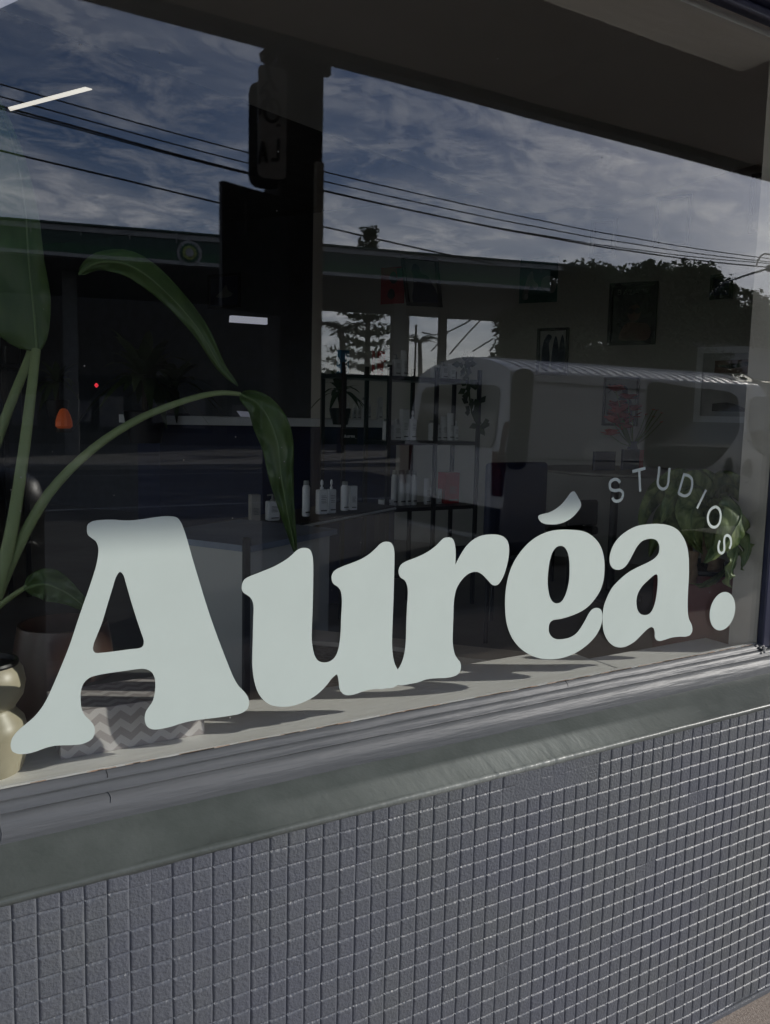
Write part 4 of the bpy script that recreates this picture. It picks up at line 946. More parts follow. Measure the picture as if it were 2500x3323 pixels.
def bottle(x0, x1, yb, yt, Y, kind, lab, Z=Z8, zs=None, m=None):
    a = at(*Z(x0, yb), Y); b = at(*Z(x1, yb), Y); t = at(*Z((x0+x1)/2, yt), Y)
    zb = zs if zs is not None else a.z; wd = abs(b.x-a.x); c = Vector(((a.x+b.x)/2, Y, zb)); h = t.z-((a.z+b.z)/2); m = m or M['prod']
    nm = {'box': 'product_box', 'tube': 'product_tube', 'can': 'spray_can', 'pump': 'pump_bottle', 'spray': 'spray_bottle'}[kind]
    e = empty(nm, lab, {'box': 'box', 'tube': 'tube', 'can': 'can', 'pump': 'bottle', 'spray': 'bottle'}[kind], c, 'hair products on the salon shelves')
    r = wd/2
    if kind == 'box':
        o = bevel(MB().box(c.x-r, c.x+r, Y-r*.8, Y+r*.8, zb, zb+h).build('carton', m), .002); child(o, e)
    elif kind == 'can':
        o = MB().lathe([(r*.9, 0), (r, .005), (r, h*.8), (r*.75, h*.86), (r*.7, h*.88)], c, 20).build('body', m, smooth=True); child(o, e)
        o = MB().lathe([(r*.72, h*.88), (r*.72, h*.97), (r*.6, h)], c, 20).build('cap', M['pgrey'], smooth=True); child(o, e)
    elif kind == 'tube':
        mb = MB(); n = 16; vs = []
        for z_, rx_, ry__ in ((0, .8, .8), (.06*h, .8, .8), (.1*h, 1, .9), (.6*h, 1, .6), (h, 1, .06)):
            for j in range(n): q = 2*pi*j/n; vs.append((c.x+r*rx_*cos(q), c.y+r*ry__*sin(q), zb+z_))
        mb.add(vs, [(i*n+j, i*n+(j+1) % n, (i+1)*n+(j+1) % n, (i+1)*n+j) for i in range(4) for j in range(n)]+[tuple(range(n)), tuple(4*n+j for j in range(n))])
        o = mb.build('body', m, smooth=True); child(o, e)
    else:
        hb = h*.72
        o = bevel(MB().box(c.x-r, c.x+r, Y-r*.7, Y+r*.7, zb, zb+hb).build('body', m), .006); child(o, e)
        mb = MB().lathe([(r*.35, hb), (r*.35, hb+h*.06), (r*.18, hb+h*.08), (r*.14, h*.93)], c, 12)
        if kind == 'pump': mb.tube([c+Vector((0, 0, h*.95)), c+Vector((-r*.9, -.004, h*.94))], r*.13, 6)
        else: mb.lathe([(r*.3, h*.86), (r*.28, h*.95), (r*.16, h)], c, 12)
        o = mb.build('pump', m if kind == 'spray' else M['pgrey'], smooth=True); child(o, e)
    l = MB().box(c.x-r*.6, c.x+r*.6, Y-r*1.02-.001, Y-r*1.02+.001, zb+h*.10, zb+h*.14).build('print', M['label']); child(l, e)
    if kind in ('pump', 'spray', 'box', 'tube'):
        mb = MB()
        for k in range(5): mb.box(c.x-r*.55, c.x+r*(.5-.12*(k % 3)), Y-r*1.02-.001, Y-r*1.02+.001, zb+h*(.34+k*.05), zb+h*(.345+k*.05)+.001)
        o = mb.build('print', M['label']); child(o, e)
y9 = lambda l: l
bottle(828, 885, 985, 845, RY-.04, 'pump', 'left pump bottle of the pair on the top rack shelf', Z9, s1z)
bottle(890, 945, 985, 808, RY-.04, 'pump', 'right pump bottle of the pair on the top rack shelf', Z9, s1z)
bottle(950, 1005, 988, 785, RY-.04, 'tube', 'tall white tube right of the pump pair on the top rack shelf', Z9, s1z)
bottle(1190, 1245, 1000, 860, RY, 'pump', 'left pump bottle in the right bay of the top rack shelf', Z9, s1z)
bottle(1255, 1308, 1000, 860, RY, 'pump', 'right pump bottle in the right bay of the top rack shelf', Z9, s1z)
bottle(1325, 1366, 1004, 885, RY, 'box', 'narrow carton at the right end of the top rack shelf', Z9, s1z)
bottle(470, 540, 975, 795, RY, 'box', 'blue carton on the top rack shelf', Z9, s1z, M['blue'])
bottle(780, 826, 985, 795, RY, 'box', 'wide red carton on the top rack shelf', Z9, s1z, M['red'])
bottle(733, 750, 980, 795, RY, 'box', 'narrow red carton on the top rack shelf', Z9, s1z, M['red'])
L2 = [(920, 970, 378, 235, 'can', 'short capped bottle at the left end of the middle rack shelf'), (982, 1036, 375, 232, 'spray', 'spray bottle second from the left on the middle rack shelf'), (1040, 1086, 372, 163, 'box', 'tallest carton on the middle rack shelf'), (1098, 1140, 370, 170, 'spray', 'spray bottle right of the tallest carton on the middle rack shelf'),
      (1230, 1276, 360, 226, 'can', 'capped bottle at the left of the right hand group on the middle rack shelf'), (1281, 1310, 358, 212, 'pump', 'slim pump bottle in the right hand group on the middle rack shelf'), (1308, 1350, 352, 190, 'tube', 'shorter tube in the right hand group on the middle rack shelf'), (1352, 1396, 348, 163, 'tube', 'tallest tube in the right hand group on the middle rack shelf'), (1400, 1426, 350, 215, 'spray', 'small pointed spray bottle at the right end of the middle rack shelf')]
for x0, x1, yb, yt, kd, lab in L2: bottle(x0, x1, yb, yt, RY-.03, kd, lab, Z8, s2z)
L3 = [(978, 1014, 800, 560, 'can', 'first of four tall spray cans on the low rack shelf'), (1020, 1068, 800, 562, 'can', 'second of four tall spray cans on the low rack shelf'), (1072, 1106, 797, 560, 'can', 'third of four tall spray cans on the low rack shelf'), (1110, 1146, 795, 562, 'can', 'fourth and rightmost of the tall spray cans on the low rack shelf'),
      (1197, 1238, 760, 585, 'tube', 'tall tube right of the spray cans on the low rack shelf'), (1242, 1275, 765, 655, 'box', 'left of two small cartons by the red tin on the low rack shelf'), (1281, 1311, 765, 665, 'box', 'right of two small cartons by the red tin on the low rack shelf'), (905, 972, 825, 782, 'box', 'low flat white carton at the left end of the low rack shelf')]
for x0, x1, yb, yt, kd, lab in L3: bottle(x0, x1, yb, yt, RY-.03, kd, lab, Z8, s3z)
bottle(1316, 1410, 758, 552, RY, 'box', 'large red box with a printed picture on the low rack shelf', Z8, s3z, M['red'])
for k, (x0, x1, yb, yt, kd) in enumerate([(672, 700, 300, 190, 'spray'), (712, 736, 300, 195, 'spray'), (744, 768, 300, 200, 'tube'), (776, 806, 300, 152, 'can'), (812, 836, 300, 155, 'spray'), (882, 912, 300, 150, 'box')]):
    bottle(x0, x1, yb, yt, 3.62, kd, ['small spray bottle at the left end of the row on the back bench', 'second small spray bottle from the left on the back bench', 'small pale tube in the row on the back bench', 'taller capped bottle in the row on the back bench', 'pointed spray bottle beside the taller capped bottle on the back bench', 'single pale carton at the right end of the row on the back bench'][k], Z8, at(*Z8(500, 225), 3.7).z+.001)
# nearer counter shelf running with the room
def cY(px): return 1.75+(px-824)*.00085
ctz = at(980, 1690, cY(980)).z
ct = empty('product_shelf', 'pale edged counter shelf with a row of bottles behind the large leaf', 'shelf', at(980, 1700, cY(980)))
ca, cb_ = at(700, 1720, cY(700)), at(1255, 1655, cY(1255)+.25)
o = MB().prism([(ca.x, ca.y-.08, ctz-.03), (cb_.x, cb_.y-.08, ctz-.03), (cb_.x-.12, cb_.y+.2, ctz-.03), (ca.x-.12, ca.y+.2, ctz-.03)], (0, 0, .026)).build('board', M['steelb']); child(o, ct)
o = MB().tube([(ca.x, ca.y-.085, ctz-.017), (cb_.x, cb_.y-.085, ctz-.017)], .006, 6).build('edge', M['prod']); child(o, ct)
mb = MB()
for t in (.05, .5, .95):
    p = ca.lerp(cb_, t); mb.box(p.x-.02, p.x+.02, p.y-.02, p.y+.02, .12, ctz-.03)
o = mb.build('support', M['steelb']); child(o, ct)
L4 = [(22, 86, 940, 738, 'box', 'beige carton at the left end of the counter shelf', M['prodg']), (135, 216, 915, 732, 'pump', 'wide pump bottle half behind the drooping leaf', None), (378, 426, 885, 645, 'can', 'tall capped bottle just right of the drooping leaf', None), (474, 540, 872, 640, 'spray', 'left of the two boxed spray bottles on the counter shelf', None), (545, 598, 866, 638, 'spray', 'right of the two boxed spray bottles on the counter shelf', None), (638, 686, 846, 650, 'can', 'capped bottle near the right end of the counter shelf', None), (692, 738, 842, 680, 'box', 'white carton at the right end of the counter shelf', None)]
for x0, x1, yb, yt, kd, lab, m in L4:
    px = Z8((x0+x1)/2, 0)[0]; bottle(x0, x1, yb, yt, cY(px), kd, lab, Z8, None, m)
# small black sign with the shop name
sgp = at(*Z8(700, 345), 3.0); sg = empty('counter_sign', 'small black block sign lettered Auréa. on the counter', 'sign', sgp)
w_ = abs(at(*Z8(755, 345), 3.0).x-at(*Z8(652, 345), 3.0).x)/2
o = bevel(MB().box(sgp.x-w_, sgp.x+w_, 3.0, 3.03, sgp.z-.045, sgp.z+.045).build('block', M['pblack']), .003); child(o, sg)
mini = MB(); txt = [outline(l, *z, k=1) for l, z in ((A_out, Z5), (u_out, ZA_), (r_out, ZB_), (e_out, ((1600, 1560), 2.377)), (a_out, ((1600, 1560), 2.377)))]
tw_ = at(2380, 1983, 0).x-at(60, 1983, 0).x; x0_ = at(60, 1983, 0).x
for l in txt: mini.prism([(sgp.x-w_*.82+(p.x-x0_)/tw_*w_*1.6, 2.998, sgp.z+(p.z-1.02)/tw_*w_*1.6) for p in l], (0, .001, 0))
mini.lathe([(w_*.04, -.001), (w_*.04, .001)], (sgp.x+w_*.76, 2.998, sgp.z-.012), 10, M=Matrix.Rotation(R(90), 3, 'X'))
o = mini.build('lettering', M['pwhite']); child(o, sg)
bn_ = empty('work_bench', 'long pale topped salon bench behind the rack', 'bench', (rx(1150), 3.6, .12))
ba = at(*Z8(500, 225), 3.7); bb_ = at(*Z8(985, 270), 3.7)
o = MB().box(ba.x-1.2, bb_.x, 3.5, 4.1, ba.z-.05, ba.z).build('top', M['prod']); child(o, bn_)
o = MB().box(ba.x-1.1, bb_.x-.05, 3.56, 4.05, .12, ba.z-.051).build('cabinet', M['navy']); child(o, bn_)

# leaves
def leaf(pts, wl, wr, m, name='leaf', parent=None, fold=.25, wave=.006, seed=0, n=26, tip=.75, base=.35, nc=8, roll=0, face=None):
    K = [Vector(at(*p)) for p in pts]; o = []
    def cr(t):
        s = t*(len(K)-1); i = min(int(s), len(K)-2); f_ = s-i; p0 = K[max(i-1, 0)]; p1 = K[i]; p2 = K[i+1]; p3 = K[min(i+2, len(K)-1)]
        return .5*((2*p1)+(-p0+p2)*f_+(2*p0-5*p1+4*p2-p3)*f_*f_+(-p0+3*p1-3*p2+p3)*f_**3)
    v = []; f = []; w_ = 2*nc+1
    for i in range(n+1):
        t = i/n; c = cr(t); tg = (cr(min(t+.02, 1))-cr(max(t-.02, 0))).normalized(); vd = (c-CAM).normalized() if face is None else -Vector(face).normalized()
        sd = tg.cross(vd).normalized(); nn = sd.cross(tg).normalized()
        if roll: Rm = Matrix.Rotation(roll, 3, tg); sd = Rm @ sd; nn = Rm @ nn
        prof = (min(1, t/base)**.6 if t < base else 1)*(min(1, (1-t)/tip)**.75 if 1-t < tip else 1)
        prof = max(prof, .02)
        for j in range(-nc, nc+1):
            u = j/nc; w = (wr if u > 0 else wl)*prof
            wv = wave*noise.noise(Vector((t*9+seed, u*1.5, seed*.3)))*abs(u)*3
            v.append(c+sd*(u*w*(1-.12*abs(u)))+nn*(fold*abs(u)*w+wv+.003*sin(abs(u)*26+t*9)*(1-abs(u))*.25))
    for i in range(n):
        for j in range(w_-1): f.append((i*w_+j, i*w_+j+1, (i+1)*w_+j+1, (i+1)*w_+j))
    mb = MB(); mb.add(v, f); ob = mb.build(name, m, smooth='all')
    sm = ob.modifiers.new('thickness', 'SOLIDIFY'); sm.thickness = .0008
    if parent: child(ob, parent)
    rib = MB().tube([cr(i/n)-(cr(i/n)-CAM).normalized()*.0012 for i in range(n)], [.0022*(1-i/n)+.0005 for i in range(n)], 6).build('midrib', M['midrib'], smooth=True); child(rib, ob)
    return ob
d = lambda x, y, Y: (x*1.5024, y*1.5024, Y)
bp_ = empty('bird_of_paradise', 'tall potted plant with long stems and huge paddle leaves at the left', 'plant', at(-120, 2300, .6))
def stem(pts, r0, r1, par):
    K = [at(*p) for p in pts]; n = 30; P = []
    for i in range(n+1):
        s = i/n*(len(K)-1); k = min(int(s), len(K)-2); f_ = s-k; p0 = K[max(k-1, 0)]; p1 = K[k]; p2 = K[k+1]; p3 = K[min(k+2, len(K)-1)]
        P.append(.5*((2*p1)+(-p0+p2)*f_+(2*p0-5*p1+4*p2-p3)*f_*f_+(-p0+3*p1-3*p2+p3)*f_**3))
    o = MB().tube(P, [r0+(r1-r0)*i/n for i in range(n+1)], 12).build('stem', M['stem'], smooth=True); child(o, par)
leaf([d(80, 760, .55), d(74, 680, .55), d(62, 560, .56), d(52, 430, .58), d(25, 300, .60), d(-30, 160, .65)], .045, .135, M['leaf'], parent=bp_, seed=3, fold=.15, tip=.9, base=.28, n=34)
leaf([d(170, 592, .62), d(215, 566, .60), d(285, 575, .57), d(360, 632, .54), d(430, 712, .5), d(475, 790, .48), d(514, 834, .47)], .028, .034, M['leaf'], parent=bp_, seed=7, fold=.6, tip=.6, base=.3)
leaf([d(518, 850, .44), d(565, 880, .43), d(598, 950, .42), d(608, 1030, .41), d(622, 1110, .40), d(640, 1200, .40)], .044, .042, M['leaf'], parent=bp_, seed=12, fold=.45, tip=.65, base=.3, wave=.010)
leaf([d(52, 1272, .28), d(100, 1262, .27), d(150, 1285, .26), d(200, 1325, .26)], .042, .040, M['leaf'], parent=bp_, seed=15, fold=.35, tip=.8, base=.4)
leaf([d(322, 1420, .5), d(326, 1385, .5), d(324, 1340, .5)], .010, .008, M['leaf'], parent=bp_, seed=16)
stem([d(78, 755, .55), d(66, 860, .52), d(48, 1000, .5), d(22, 1160, .48), d(-20, 1330, .48)], .0085, .013, bp_)
stem([d(92, 690, .6), d(60, 780, .58), d(20, 880, .56), d(-20, 990, .56)], .008, .010, bp_)
stem([d(519, 851, .44), d(470, 849, .44), d(400, 865, .45), d(300, 905, .46), d(200, 970, .47), d(110, 1060, .48), d(50, 1160, .49), d(0, 1270, .5), d(-40, 1380, .5)], .0045, .0125, bp_)
stem([d(56, 1268, .28), d(30, 1285, .32), d(0, 1308, .36), d(-40, 1345, .4)], .004, .006, bp_)
# pots on the ledge at the left
def radpx(cx, ex, y, Y): return abs(at(ex, y, Y).x-at(cx, y, Y).x)
VY_ = .125; c = at(-35, 2440, VY_); zb = .802; r1 = radpx(-35, 92, 2440, VY_)
vs_ = empty('ceramic_vase', 'cream lobed ceramic vase on the display ledge at the far left', 'vase', (c.x, VY_, zb))
zz = lambda py: at(60, py, VY_-r1*.5).z-zb
o = MB().lathe([(r1*.78, 0), (r1*.86, .004), (r1*.98, .028), (r1*1.0, zz(2375)), (r1*.93, zz(2340)), (r1*.72, zz(2312)), (r1*.70, zz(2300)), (r1*.92, zz(2262)), (r1*.99, zz(2220)), (r1*.93, zz(2180)), (r1*.80, zz(2160)), (r1*.76, zz(2160)), (r1*.7, zz(2200))], (c.x, VY_, zb), 48).build('body', M['cream'], smooth=True); child(o, vs_)
o = MB().lathe([(r1*.80, zz(2160)-.003), (r1*.83, zz(2155)), (r1*.80, zz(2148)), (r1*.74, zz(2148)), (r1*.72, zz(2165))], (c.x, VY_, zb), 48).build('rim', M['pblack'], smooth=True); child(o, vs_)
bc_ = at(215, 2200, .40); rb2 = radpx(215, 40, 2200, .40)
bpz = empty('planter', 'large dark brown glazed planter behind the cream vase', 'planter', (bc_.x, .42, .5))
o = MB().lathe([(rb2*.6, 0), (rb2*.8, .08), (rb2*1.02, .22), (rb2*1.05, .33), (rb2*.92, .42), (rb2*.86, .45), (rb2*.80, .45), (rb2*.8, .40)], (bc_.x, .42, .50), 40).build('body', M['brownpot'], smooth=True); child(o, bpz)
st_ = MB().box(bc_.x-.3, bc_.x+.35, .27, .62, .12, .498).build('plinth', M['navy']); tag(st_, 'dark plinth standing behind the display ledge at the left', 'plinth')
# chevron box
zq7 = lambda x, y: (x/1.849, 2100+y/1.849)
a_ = at(*zq7(365, 665), .116); b_ = at(*zq7(1228, 505), .116); t_ = at(*zq7(700, 352), .116)
M['chev_base'] = M['pwhite']
def chevmat():
    m = bpy.data.materials.new('chevron_paper'); m.use_nodes = True; t = m.node_tree; nd = t.nodes; b = nd['Principled BSDF']; b.inputs['Roughness'].default_value = .6
    co = nd.new('ShaderNodeTexCoord'); sx = nd.new('ShaderNodeSeparateXYZ'); t.links.new(co.outputs['Object'], sx.inputs[0])
    def mt(op, a, b_=None):
        n = nd.new('ShaderNodeMath'); n.operation = op
        for i, v_ in enumerate((a, b_)):
            if v_ is None: continue
            if isinstance(v_, (int, float)): n.inputs[i].default_value = v_
            else: t.links.new(v_, n.inputs[i])
        return n.outputs[0]
    zig = mt('PINGPONG', sx.outputs[0], .0165); h = mt('ADD', sx.outputs[2], sx.outputs[1]); s = mt('FRACT', mt('MULTIPLY', mt('SUBTRACT', h, mt('MULTIPLY', zig, .8)), 36))
    c = mt('GREATER_THAN', s, .5); r = nd.new('ShaderNodeMixRGB'); t.links.new(c, r.inputs[0]); r.inputs[1].default_value = (.60, .57, .56, 1); r.inputs[2].default_value = (.40, .365, .36, 1)
    t.links.new(r.outputs[0], b.inputs['Base Color']); return m
M['chev'] = chevmat()
bx = empty('gift_box', 'low box wrapped in pink and white chevron paper on the display ledge', 'box', ((a_.x+b_.x)/2, .18, .802))
o = bevel(MB().box(a_.x, b_.x, .116, .240, .8025, t_.z).build('box_body', M['chev']), .001); child(o, bx)
M['greybox'] = mat('grey_cover', (.16, .17, .165), .5)
ga = at(*zq7(520, 290), .32); gb = at(*zq7(940, 290), .32); gt = at(*zq7(700, 125), .40)
o = bevel(MB().box(ga.x-.01, gb.x+.12, .255, .50, .60, gt.z).build('storage_tub', M['greybox']), .02, 4); tag(o, 'grey rounded storage tub behind the chevron box', 'tub')

# plant in the maroon pot at the right
PY = .305; pcx = 2262; pr = .125; pcn = at(pcx, 2000, PY); rimz = at(2290, 1884, PY-pr).z; PZ = rimz-.30
ex = MB().box(1.42, XR+.3, .17, .50, PZ-.03, PZ-.001).build('plant_stand', M['navy']); tag(ex, 'low dark stand under the maroon pot', 'stand')
dp = empty('dracaena', 'broad leafed corn plant in a maroon pot at the right of the window', 'plant', (pcn.x, PY, PZ))
o = MB().lathe([(pr*.86, 0), (pr*.9, .004), (pr*.97, (rimz-PZ)*.6), (pr*1.0, rimz-PZ-.006), (pr*.99, rimz-PZ), (pr*.93, rimz-PZ), (pr*.92, rimz-PZ-.03)], (pcn.x, PY, PZ), 56).build('pot', M['maroon'], smooth=True); child(o, dp)
o = MB().lathe([(pr*.97, rimz-PZ-.002), (pr*1.005, rimz-PZ+.004), (pr*.99, rimz-PZ+.012), (pr*.93, rimz-PZ+.012), (pr*.91, rimz-PZ-.01)], (pcn.x, PY, PZ), 56).build('rim', M['pblack'], smooth=True); child(o, dp)
sm_ = MB(); rnd = random.Random(3)
sm_.lathe([(pr*.91, -.012), (pr*.5, .0), (.004, .004)], (pcn.x, PY, rimz-.004), 30)
for k in range(420):
    a = rnd.random()*2*pi; r = pr*.88*math.sqrt(rnd.random()); s = rnd.uniform(.002, .0055)
    Mx = Matrix.Rotation(rnd.random()*6, 3, 'Z') @ Matrix.Rotation(rnd.random()*3, 3, 'X')
    sm_.box(-s*1.6, s*1.6, -s*.6, s*.6, -s*.3, s*.3); cc = Vector((pcn.x+r*cos(a), PY+r*sin(a), rimz+.001))
    for q in range(8): sm_.v[-8+q] = tuple(cc+Mx @ Vector(sm_.v[-8+q]))
o = sm_.build('bark_mulch', M['soil']); child(o, dp)
for px, Y, r, py in ((2246, .235, .013, 1790), (2320, .245, .020, 1812), (2225, .33, .017, 1650), (2290, .36, .014, 1620)):
    b0 = at(px, 1872, Y); t0 = at(px+6, py, Y); P = [Vector((b0.x, Y, rimz-.02)).lerp(Vector((t0.x, Y, t0.z)), i/10)+Vector((.002*sin(i*2.1), .002*cos(i), 0)) for i in range(11)]
    o = MB().tube(P, [r*(1+.08*sin(i*2.7)) for i in range(11)], 12).build('cane', M['cane'], smooth=True); child(o, dp)
g6 = lambda x, y, Y: (1900+x/3.0815, 1450+y/3.0815, Y)
LV = [([g6(1420, 500, .12), g6(1530, 590, .05), g6(1560, 690, .025), g6(1480, 850, .02), g6(1380, 1010, .022), g6(1200, 1165, .035)], .066, .070, .3, 1),
      ([g6(1450, 560, .2), g6(1590, 720, .12), g6(1640, 900, .04), g6(1625, 1080, .03), g6(1560, 1230, .03)], .038, .034, .4, 2),
      ([g6(1480, 820, .12), g6(1520, 960, .045), g6(1490, 1120, .03), g6(1450, 1280, .03), g6(1440, 1400, .035)], .030, .030, .35, 3),
      ([g6(1500, 800, .28), g6(1600, 1000, .26), g6(1640, 1200, .24), g6(1560, 1400, .22)], 0.046, 0.040, .3, 4),
      ([g6(1250, 560, .25), g6(1150, 400, .24), g6(980, 430, .23), g6(850, 560, .22), g6(760, 760, .22)], 0.050, 0.053, .4, 5),
      ([g6(1280, 520, .3), g6(1380, 380, .3), g6(1500, 400, .28), g6(1590, 520, .26), g6(1640, 640, .26)], 0.046, 0.046, .4, 6),
      ([g6(1220, 600, .2), g6(1130, 560, .17), g6(1060, 700, .15), g6(1090, 900, .15), g6(1180, 1080, .16)], 0.053, 0.056, .3, 7),
      ([g6(1260, 500, .25), g6(1280, 640, .18), g6(1290, 850, .15), g6(1240, 1060, .15)], 0.056, 0.062, .3, 8),
      ([g6(1150, 620, .32), g6(1000, 520, .32), g6(840, 640, .32), g6(720, 860, .30), g6(640, 1100, .30)], 0.043, 0.046, .4, 9),
      ([g6(1220, 560, .35), g6(1000, 340, .36), g6(760, 420, .36), g6(600, 640, .35), g6(560, 860, .34)], 0.040, 0.043, .4, 10),
      ([g6(1200, 640, .28), g6(960, 760, .25), g6(880, 960, .24), g6(700, 1180, .24)], 0.040, 0.043, .4, 11),
      ([g6(1300, 560, .3), g6(1200, 360, .34), g6(1120, 330, .36), g6(1020, 420, .4)], 0.046, 0.046, .3, 12),
      ([g6(1380, 1250, .2), g6(1290, 1330, .17), g6(1180, 1380, .16), g6(1090, 1370, .16)], .010, .012, .3, 13)]
for pts, wl, wr, fo, sd in LV: leaf(pts, wl, wr, M['leafm'], parent=dp, fold=fo, seed=sd*5, tip=.7, base=.3, wave=.008, nc=6, face=(-.15, -1, .15) if sd in (1, 2, 3) else None)

# flowers, table, chair
fy = 2.9
fc = at(2050, 1520, fy); fv = empty('flower_vase', 'vase of pink and red flowers on the salon table', 'flower vase', fc)
o = MB().lathe([(.035, 0), (.05, .03), (.045, .12), (.028, .17), (.035, .19)], fc, 18).build('vase', M['navy'], smooth=True); child(o, fv)
rnd = random.Random(8); mbs = MB(); fl_ = []
for k in range(26):
    u_ = rnd.random()
    px = 2015+rnd.gauss(0, 1)*22+(70 if k % 4 == 0 else 0)*1.2; py = 1350+rnd.gauss(0, 1)*30
    if k % 4 == 0: px = 2110+rnd.uniform(-20, 40); py = 1345+rnd.uniform(-20, 60)
    h = at(px, py, fy+rnd.uniform(-.08, .08)); mbs.tube([fc+Vector((0, 0, .15)), fc.lerp(h, .5)+Vector((0, 0, .06)), h], .003, 5); fl_.append((h, k))
o = mbs.build('flower_stem', M['stem'], smooth=True); child(o, fv)
for h, k in fl_:
    mb = MB(); big = k % 4 != 0; rr_ = .062 if big else .014
    for j in range(9 if big else 5):
        a = j*2.4; q = Vector((cos(a), sin(a), rnd.uniform(-.2, .8))).normalized(); e = q.cross(Vector((0, 0, 1))).normalized()
        t1 = h+q*rr_; mb.add([h-e*rr_*.2, t1-e*rr_*.55, t1+q*rr_*.2, t1+e*rr_*.55, h+e*rr_*.2], [(0, 1, 2, 3, 4)])
    o = mb.build('flower', M['pink'] if k % 5 else M['red']); child(o, fv)
tb = empty('table', 'dark round topped table with pale edge under the flowers', 'table', (fc.x, fy, .12))
o = MB().lathe([(.50, 0), (.52, .008), (.52, .02), (.5, .028)], (fc.x-.15, fy, fc.z-.03), 44).build('top', M['prodg'], smooth=True); child(o, tb)
o = MB().lathe([(.22, 0), (.22, .02), (.03, .05), (.028, fc.z-.12-.035), (.08, fc.z-.12-.03)], (fc.x-.15, fy, .12), 24).build('pedestal', M['steelb'], smooth=True); child(o, tb)
for (px0, px1, py0, py1, m, lab) in ((1930, 2000, 1465, 1515, 'navy', 'dark blue card standing on the table left of the vase'), (2022, 2078, 1458, 1515, 'navy', 'dark blue price card on the table right beside the vase'), (2066, 2092, 1460, 1520, 'red', 'narrow red card on the table at the right of the vase')):
    a = at(px0, py1, fy-.12+(.03 if m == 'red' else 0)); b = at(px1, py0, fy-.12+(.03 if m == 'red' else 0)); o = MB().box(a.x, b.x, a.y, a.y+.02, fc.z, b.z).build('display_card', M[m]); tag(o, lab, 'card')
Z6 = lambda x, y: (1250+x/1.3312, 1400+y/1.3312)
def chair(x0, x1, yt, yb, Y, lab, mm):
    a = at(*Z6(x0, yt), Y); b = at(*Z6(x1, yb), Y); w = b.x-a.x; t = empty('chair', lab, 'chair', ((a.x+b.x)/2, Y, .12), 'salon chairs')
    cx = (a.x+b.x)/2; r = .06
    o = bevel(MB().box(a.x, b.x, Y, Y+.05, .60, a.z).build('backrest', mm), .03, 4); child(o, t)
    o = bevel(MB().box(a.x+.01, b.x-.01, Y-.02, Y+.46, .54, .60).build('seat', mm), .02, 3); child(o, t)
    for sx in (a.x+.04, b.x-.04):
        for sy in (Y+.03, Y+.42): o = MB().tube([(sx, sy, .54), (sx*1.0, sy, .12)], .012, 8).build('leg', M['steelb']); child(o, t)
chair(452, 690, 135, 640, 2.3, 'dark padded chair with a rounded back between the rack and the table', M['navy'])
chair(800, 905, 300, 760, 3.1, 'narrow dark chair tucked at the round table', M['pblack'])
# white cabinet and post by the letter u
cA = at(806, 1790, 1.15); cB = at(1000, 1745, 1.35)
cbn = empty('reception_cabinet', 'white cabinet with a blue grey top behind the letters', 'cabinet', (cA.x+.1, 1.4, .12))
dd = Vector((cos(R(30)), sin(R(30)), 0)); e_ = Vector((-sin(R(30)), cos(R(30)), 0)); LN = .46
o = MB().prism([cA*1, cA+dd*LN, cA+dd*LN+e_*.4, cA+e_*.4], (0, 0, -cA.z+.12)).build('cabinet_body', M['prod']) if False else None
def flat(p, z): return Vector((p.x, p.y, z))
bs = [flat(cA, .12), flat(cA+dd*LN, .12), flat(cA+dd*LN+e_*.4, .12), flat(cA+e_*.4, .12)]
o = MB().prism(bs, (0, 0, cA.z-.12)).build('body', M['wallp']); child(o, cbn)
o = MB().prism([flat(cA-dd*.02-e_*.02, cA.z+.001), flat(cA+dd*(LN+.02)-e_*.02, cA.z+.001), flat(cA+dd*(LN+.02)+e_*.42, cA.z+.001), flat(cA-dd*.02+e_*.42, cA.z+.001)], (0, 0, .02)).build('top', mat('blue_grey_top', (.22, .26, .33), .4)); child(o, cbn)
p = at(800, 1900, 1.0); o = bevel(MB().box(p.x-.009, p.x+.009, .99, 1.012, .12, at(800, 1745, 1.0).z).build('post', M['steelb']), .002); tag(o, 'thin dark upright post in front of the white cabinet', 'post')
# indoor foliage seen as silhouettes
def houseplant(px, py, Y, r, n, seed, lab):
    c = at(px, py, Y); rnd = random.Random(seed); t = empty('potted_plant', lab, 'plant', (c.x, Y, c.z-r*1.0), 'small indoor plants')
    mb = MB()
    for k in range(n):
        a = rnd.random()*2*pi; u_ = rnd.uniform(.1, 1.0); L_ = r*rnd.uniform(.7, 1.2); P = []
        for j in range(9):
            s = j/8; P.append(c+Vector((cos(a)*L_*s*(1.1-u_*.6), sin(a)*L_*s*(1.1-u_*.6), L_*(u_*1.3*s-.9*s*s*(1.1-u_*.5)))))
        v = []
        for j, q in enumerate(P):
            s = j/8; w = r*.09*sin(pi*min(1, s*.95+.04))+.001; e = Vector((-sin(a), cos(a), .0)); v += [q-e*w, q+e*w]
        mb.add(v, [(2*j, 2*j+1, 2*j+3, 2*j+2) for j in range(8)])
    o = mb.build('leaves', M['leafd']); child(o, t)
    o = MB().lathe([(r*.25, -r*1.0), (r*.35, -r*.5), (r*.33, -r*.48)], c, 16).build('pot', M['pblack'], smooth=True); child(o, t)
    o = MB().tube([c+Vector((0, 0, -r*.6)), c], r*.05, 6).build('stem', M['bark']); child(o, t)
houseplant(470, 1235, 3.4, .34, 44, 1, 'bushy dark indoor palm in the middle of the salon')
houseplant(560, 1260, 3.7, .30, 36, 2, 'smaller indoor palm right of the bushy one')
houseplant(185, 1245, 3.4, .17, 26, 3, 'small spiky plant above the orange lamp')
houseplant(1105, 1275, 3.5, .20, 30, 4, 'small spiky plant on the bench left of the rack')
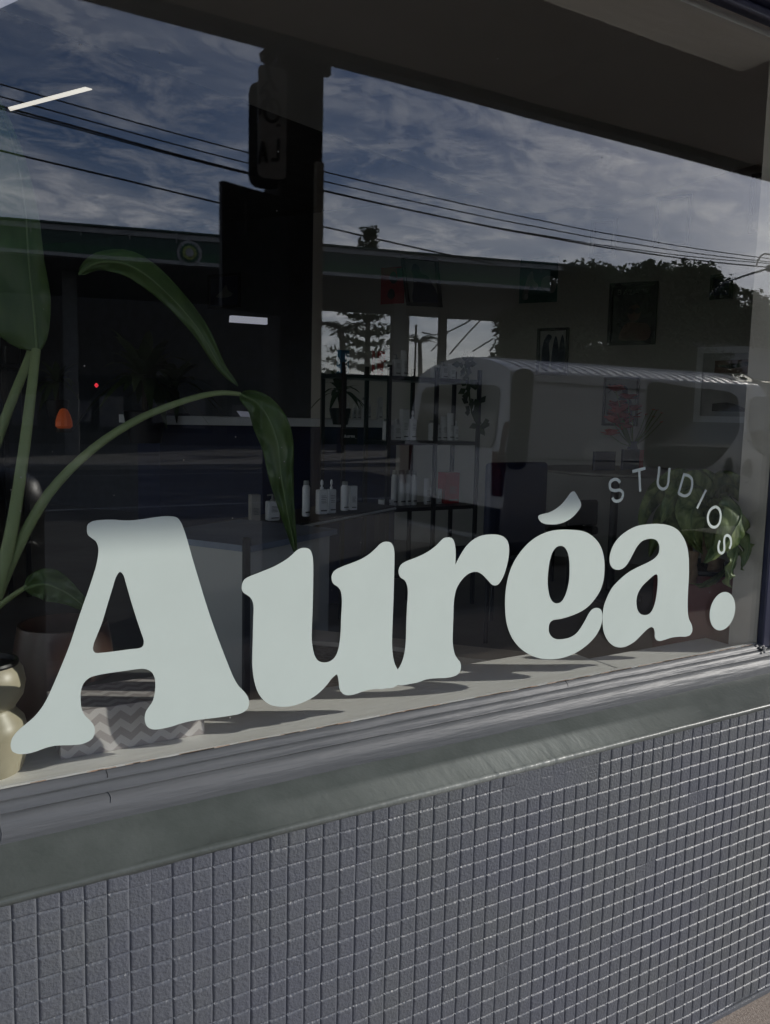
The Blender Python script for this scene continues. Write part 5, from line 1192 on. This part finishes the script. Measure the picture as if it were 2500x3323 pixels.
# trailing vine on the rack
vn = empty('trailing_plant', 'trailing vine hanging down the right side of the rack', 'plant', at(1512, 1180, 3.1))
pts = [F(345, 640), F(360, 700), F(365, 780), F(375, 850), F(400, 905), F(415, 895)]
P = [at(x, y, 3.1) for x, y in pts]; o = MB().tube(P, .006, 6).build('stem', M['leafd']); child(o, vn)
mb = MB(); rnd = random.Random(4)
for p in P+[P[0].lerp(P[1], .5), P[1].lerp(P[2], .5), P[2].lerp(P[3], .5), P[0], P[0], at(*F(405, 820), 3.1)]:
    for k in range(4):
        q = Vector((rnd.gauss(0, 1), rnd.gauss(0, .5), rnd.gauss(0, 1))).normalized(); e = q.cross(Vector((0, 1, 0))).normalized(); c = p+q*.02; mb.add([c, c+q*.03+e*.022, c+q*.065, c+q*.03-e*.022], [(0, 1, 2, 3)])
o = mb.build('leaves', M['leafd']); child(o, vn)
# left shelf
ls = empty('shelf_rack', 'narrow black shelf against the wall at the far left edge', 'shelf rack', at(30, 1400, 4.6))
mb = MB(); xa, xb2 = at(-60, 1100, 4.6).x, at(73, 1100, 4.6).x; z_t = at(30, 1052, 4.6).z; z_b = at(30, 1186, 4.6).z
for x in (xa, xb2, at(10, 1100, 4.6).x): mb.box(x-.015, x+.015, 4.58, 4.62, .12, z_t)
o = mb.build('upright', M['steelb']); child(o, ls)
for z in (z_t, z_b): o = MB().box(xa, xb2, 4.4, 4.75, z-.02, z).build('shelf', M['steelb']); child(o, ls)
a = at(12, 1185, 4.5); b = at(57, 1120, 4.5); o = bevel(MB().box(a.x, b.x, 4.45, 4.6, z_b+.001, b.z).build('speaker', M['pblack']), .01); tag(o, 'black box on the shelf at the far left edge', 'box')
a = at(-10, 1050, 4.5); b = at(15, 998, 4.5); o = bevel(MB().box(a.x, b.x, 4.45, 4.6, z_t+.001, b.z).build('speaker', M['pblack']), .01); tag(o, 'black box on top of the narrow shelf at the left edge', 'box')

# low bench just behind the display ledge
M['cork'] = mat('bench_top', (.62, .53, .43), .8, col2=(.36, .29, .23), vscale=70, bump=.6, bscale=90)
M['edge_board'] = mat('bench_edge', (.80, .71, .59), .7, vscale=3, stretch=(.4, 3, 3))
bzt = .63
def bpz_(l): return [Vector((p.x, p.y, bzt)) for p in (atz(x, y, bzt) for x, y in l)]
lbn = empty('low_bench', 'low speckled brown bench standing close behind the display ledge', 'bench', (atz(1250, 2110, bzt).x, atz(1250, 2110, bzt).y, .12))
o = MB().prism(bpz_([(960, 2037), (1740, 2119), (1655, 2149), (1480, 2131), (1290, 2100), (960, 2076)]), (0, 0, -.03)).build('edge_board', M['edge_board']); child(o, lbn)
o = MB().prism([p-Vector((0, 0, .012)) for p in bpz_([(960, 2078), (1288, 2102), (1440, 2129), (1400, 2200), (960, 2270)])], (0, 0, -.03)).build('top', M['cork']); child(o, lbn)
for x, y in ((1000, 2060), (1640, 2125), (1010, 2200), (1380, 2180)):
    p = atz(x, y, bzt-.05); o = MB().box(p.x-.015, p.x+.015, p.y-.015, p.y+.015, .12, bzt-.043).build('leg', M['steelb']); child(o, lbn)
